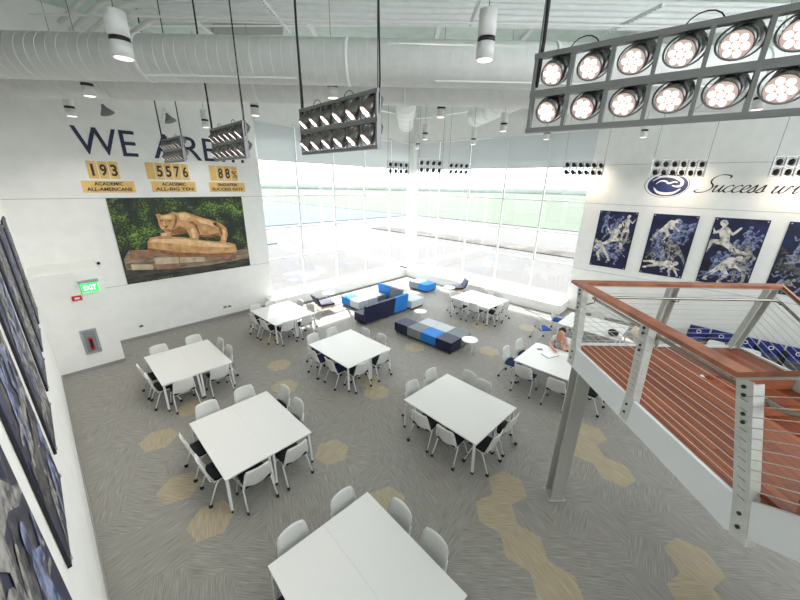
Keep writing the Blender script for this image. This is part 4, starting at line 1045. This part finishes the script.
for sv, sd in ((.09,0.02),(1.42,.05),(2.80,-.24)):
    post(P1+d_*sv, near(sv+sd, .96)-n_*.02, n_)
post(P2+UP*1.7, P2+UP*1.7+n_*(.04+LNEAR)+Z*RH_*.96, n_, drop=.2)
for u_ in (1.25, 2.54): post(P1-n_*u_, P1-n_*(u_+(.16 if u_ > 2 else 0))-g_*.05+Z*RH_*.96, g_)
for u_ in (.95, 2.2): post(P4+Vector((d_.x*u_,d_.y*u_,-.5*u_+.05)), P4+Vector((d_.x*u_,d_.y*u_,-.5*u_+.05))-n_*(.04+LFAR)+Z*RH_*.94, -n_, drop=.2)
for k in range(11):
    t = .07+k*.078
    MB().tube([lv(p) for p in line_at(t)], .0042, 6).build('rail_cable', M['cablerail'], e)
L = line_at(1.0)
sweep([p-Z*.03 for p in L], .085, .022).build('rail_plate', M['post'], e)
sweep([p+Z*.003 for p in L], .15, .042).build('handrail_cap', M['wood_rail'], e)
gp = [L[0]-n_*.14-Z*.17, L[1]+d_*.25-n_*.14-Z*.17, L[2]-n_*.14-g_*.14-Z*.17, L[3]+n_*.14-g_*.14-Z*.17, L[4]+n_*.14-Z*.17]
MB().tube([lv(p) for p in smooth_path(gp, .1, 4)], .019, 12).build('grab_rail', M['stainless'], e)
for a, b in ((gp[1].lerp(gp[2],.5), n_),(gp[2].lerp(gp[3],.47), g_),(gp[2].lerp(gp[1],.04), n_),(gp[1].lerp(gp[2],.1), n_),(gp[3]-g_*.03, -n_)):
    MB().tube([lv(a), lv(a-Z*.05), lv(a+b*.11-Z*.08)], .008, 8).build('rail_bracket', M['bolt'], e)
# H column
cc = Vector((-10.235,-12.59,0)); fx = Vector((.69,-.72,0)); fy = Vector((.72,.69,0))
co = MB(); zt = ZD-FT-.005
def hb(u, v, wu, wv):
    c = cc+fx*u+fy*v; co.bar(lv(c), lv(c+Vector((0,0,zt))), wu, wv, up=(fy.x,fy.y,0))
hb(0,-.1,.22,.018); hb(0,.1,.22,.018); hb(0,0,.014,.2)
co.build('column', M['column'], e)
MB().bar(lv(cc+Vector((0,0,.001))), lv(cc+Vector((0,0,.014))), .3, .3, up=(fy.x,fy.y,0)).build('base_plate', M['column'], e)

# ------------------------------------------------------------------ light and camera
wd = bpy.data.worlds.new('World'); bpy.context.scene.world = wd; wd.use_nodes = True
N, Lk = wd.node_tree.nodes, wd.node_tree.links
bg = N['Background']; bg.inputs['Color'].default_value = (.93,.965,1,1); bg.inputs['Strength'].default_value = 4.2
s = bpy.data.lights.new('sun', 'SUN'); s.energy = 13; s.angle = .01; s.color = (1,.97,.92)
so = bpy.data.objects.new('sun', s); C.objects.link(so); so.rotation_euler = Vector((-1.95,-3.5,-6)).to_track_quat('-Z','Y').to_euler(); so.location = (10,10,20)

cam = bpy.data.cameras.new('camera'); cam.sensor_width = 36; cam.lens = 334.46/800*36; cam.clip_start = .05; cam.clip_end = 1500
yaw, pit, rol = math.radians(47.2395), math.radians(19.1625), math.radians(1.18627)
fw = Vector((math.sin(yaw)*math.cos(pit), math.cos(yaw)*math.cos(pit), -math.sin(pit))); rt_ = Vector((math.cos(yaw),-math.sin(yaw),0)); up_ = rt_.cross(fw)
r2 = rt_*math.cos(rol)+up_*math.sin(rol); u2 = -rt_*math.sin(rol)+up_*math.cos(rol)
co_ = bpy.data.objects.new('camera', cam); C.objects.link(co_)
mw = Matrix((r2,u2,-fw)).transposed().to_4x4(); mw.translation = CAMP; co_.matrix_world = mw
sc = bpy.context.scene; sc.camera = co_
sc.view_settings.view_transform = 'Standard'; sc.view_settings.look = 'None'; sc.view_settings.exposure = .12; sc.view_settings.gamma = 1; sc.view_settings.use_curve_mapping = False
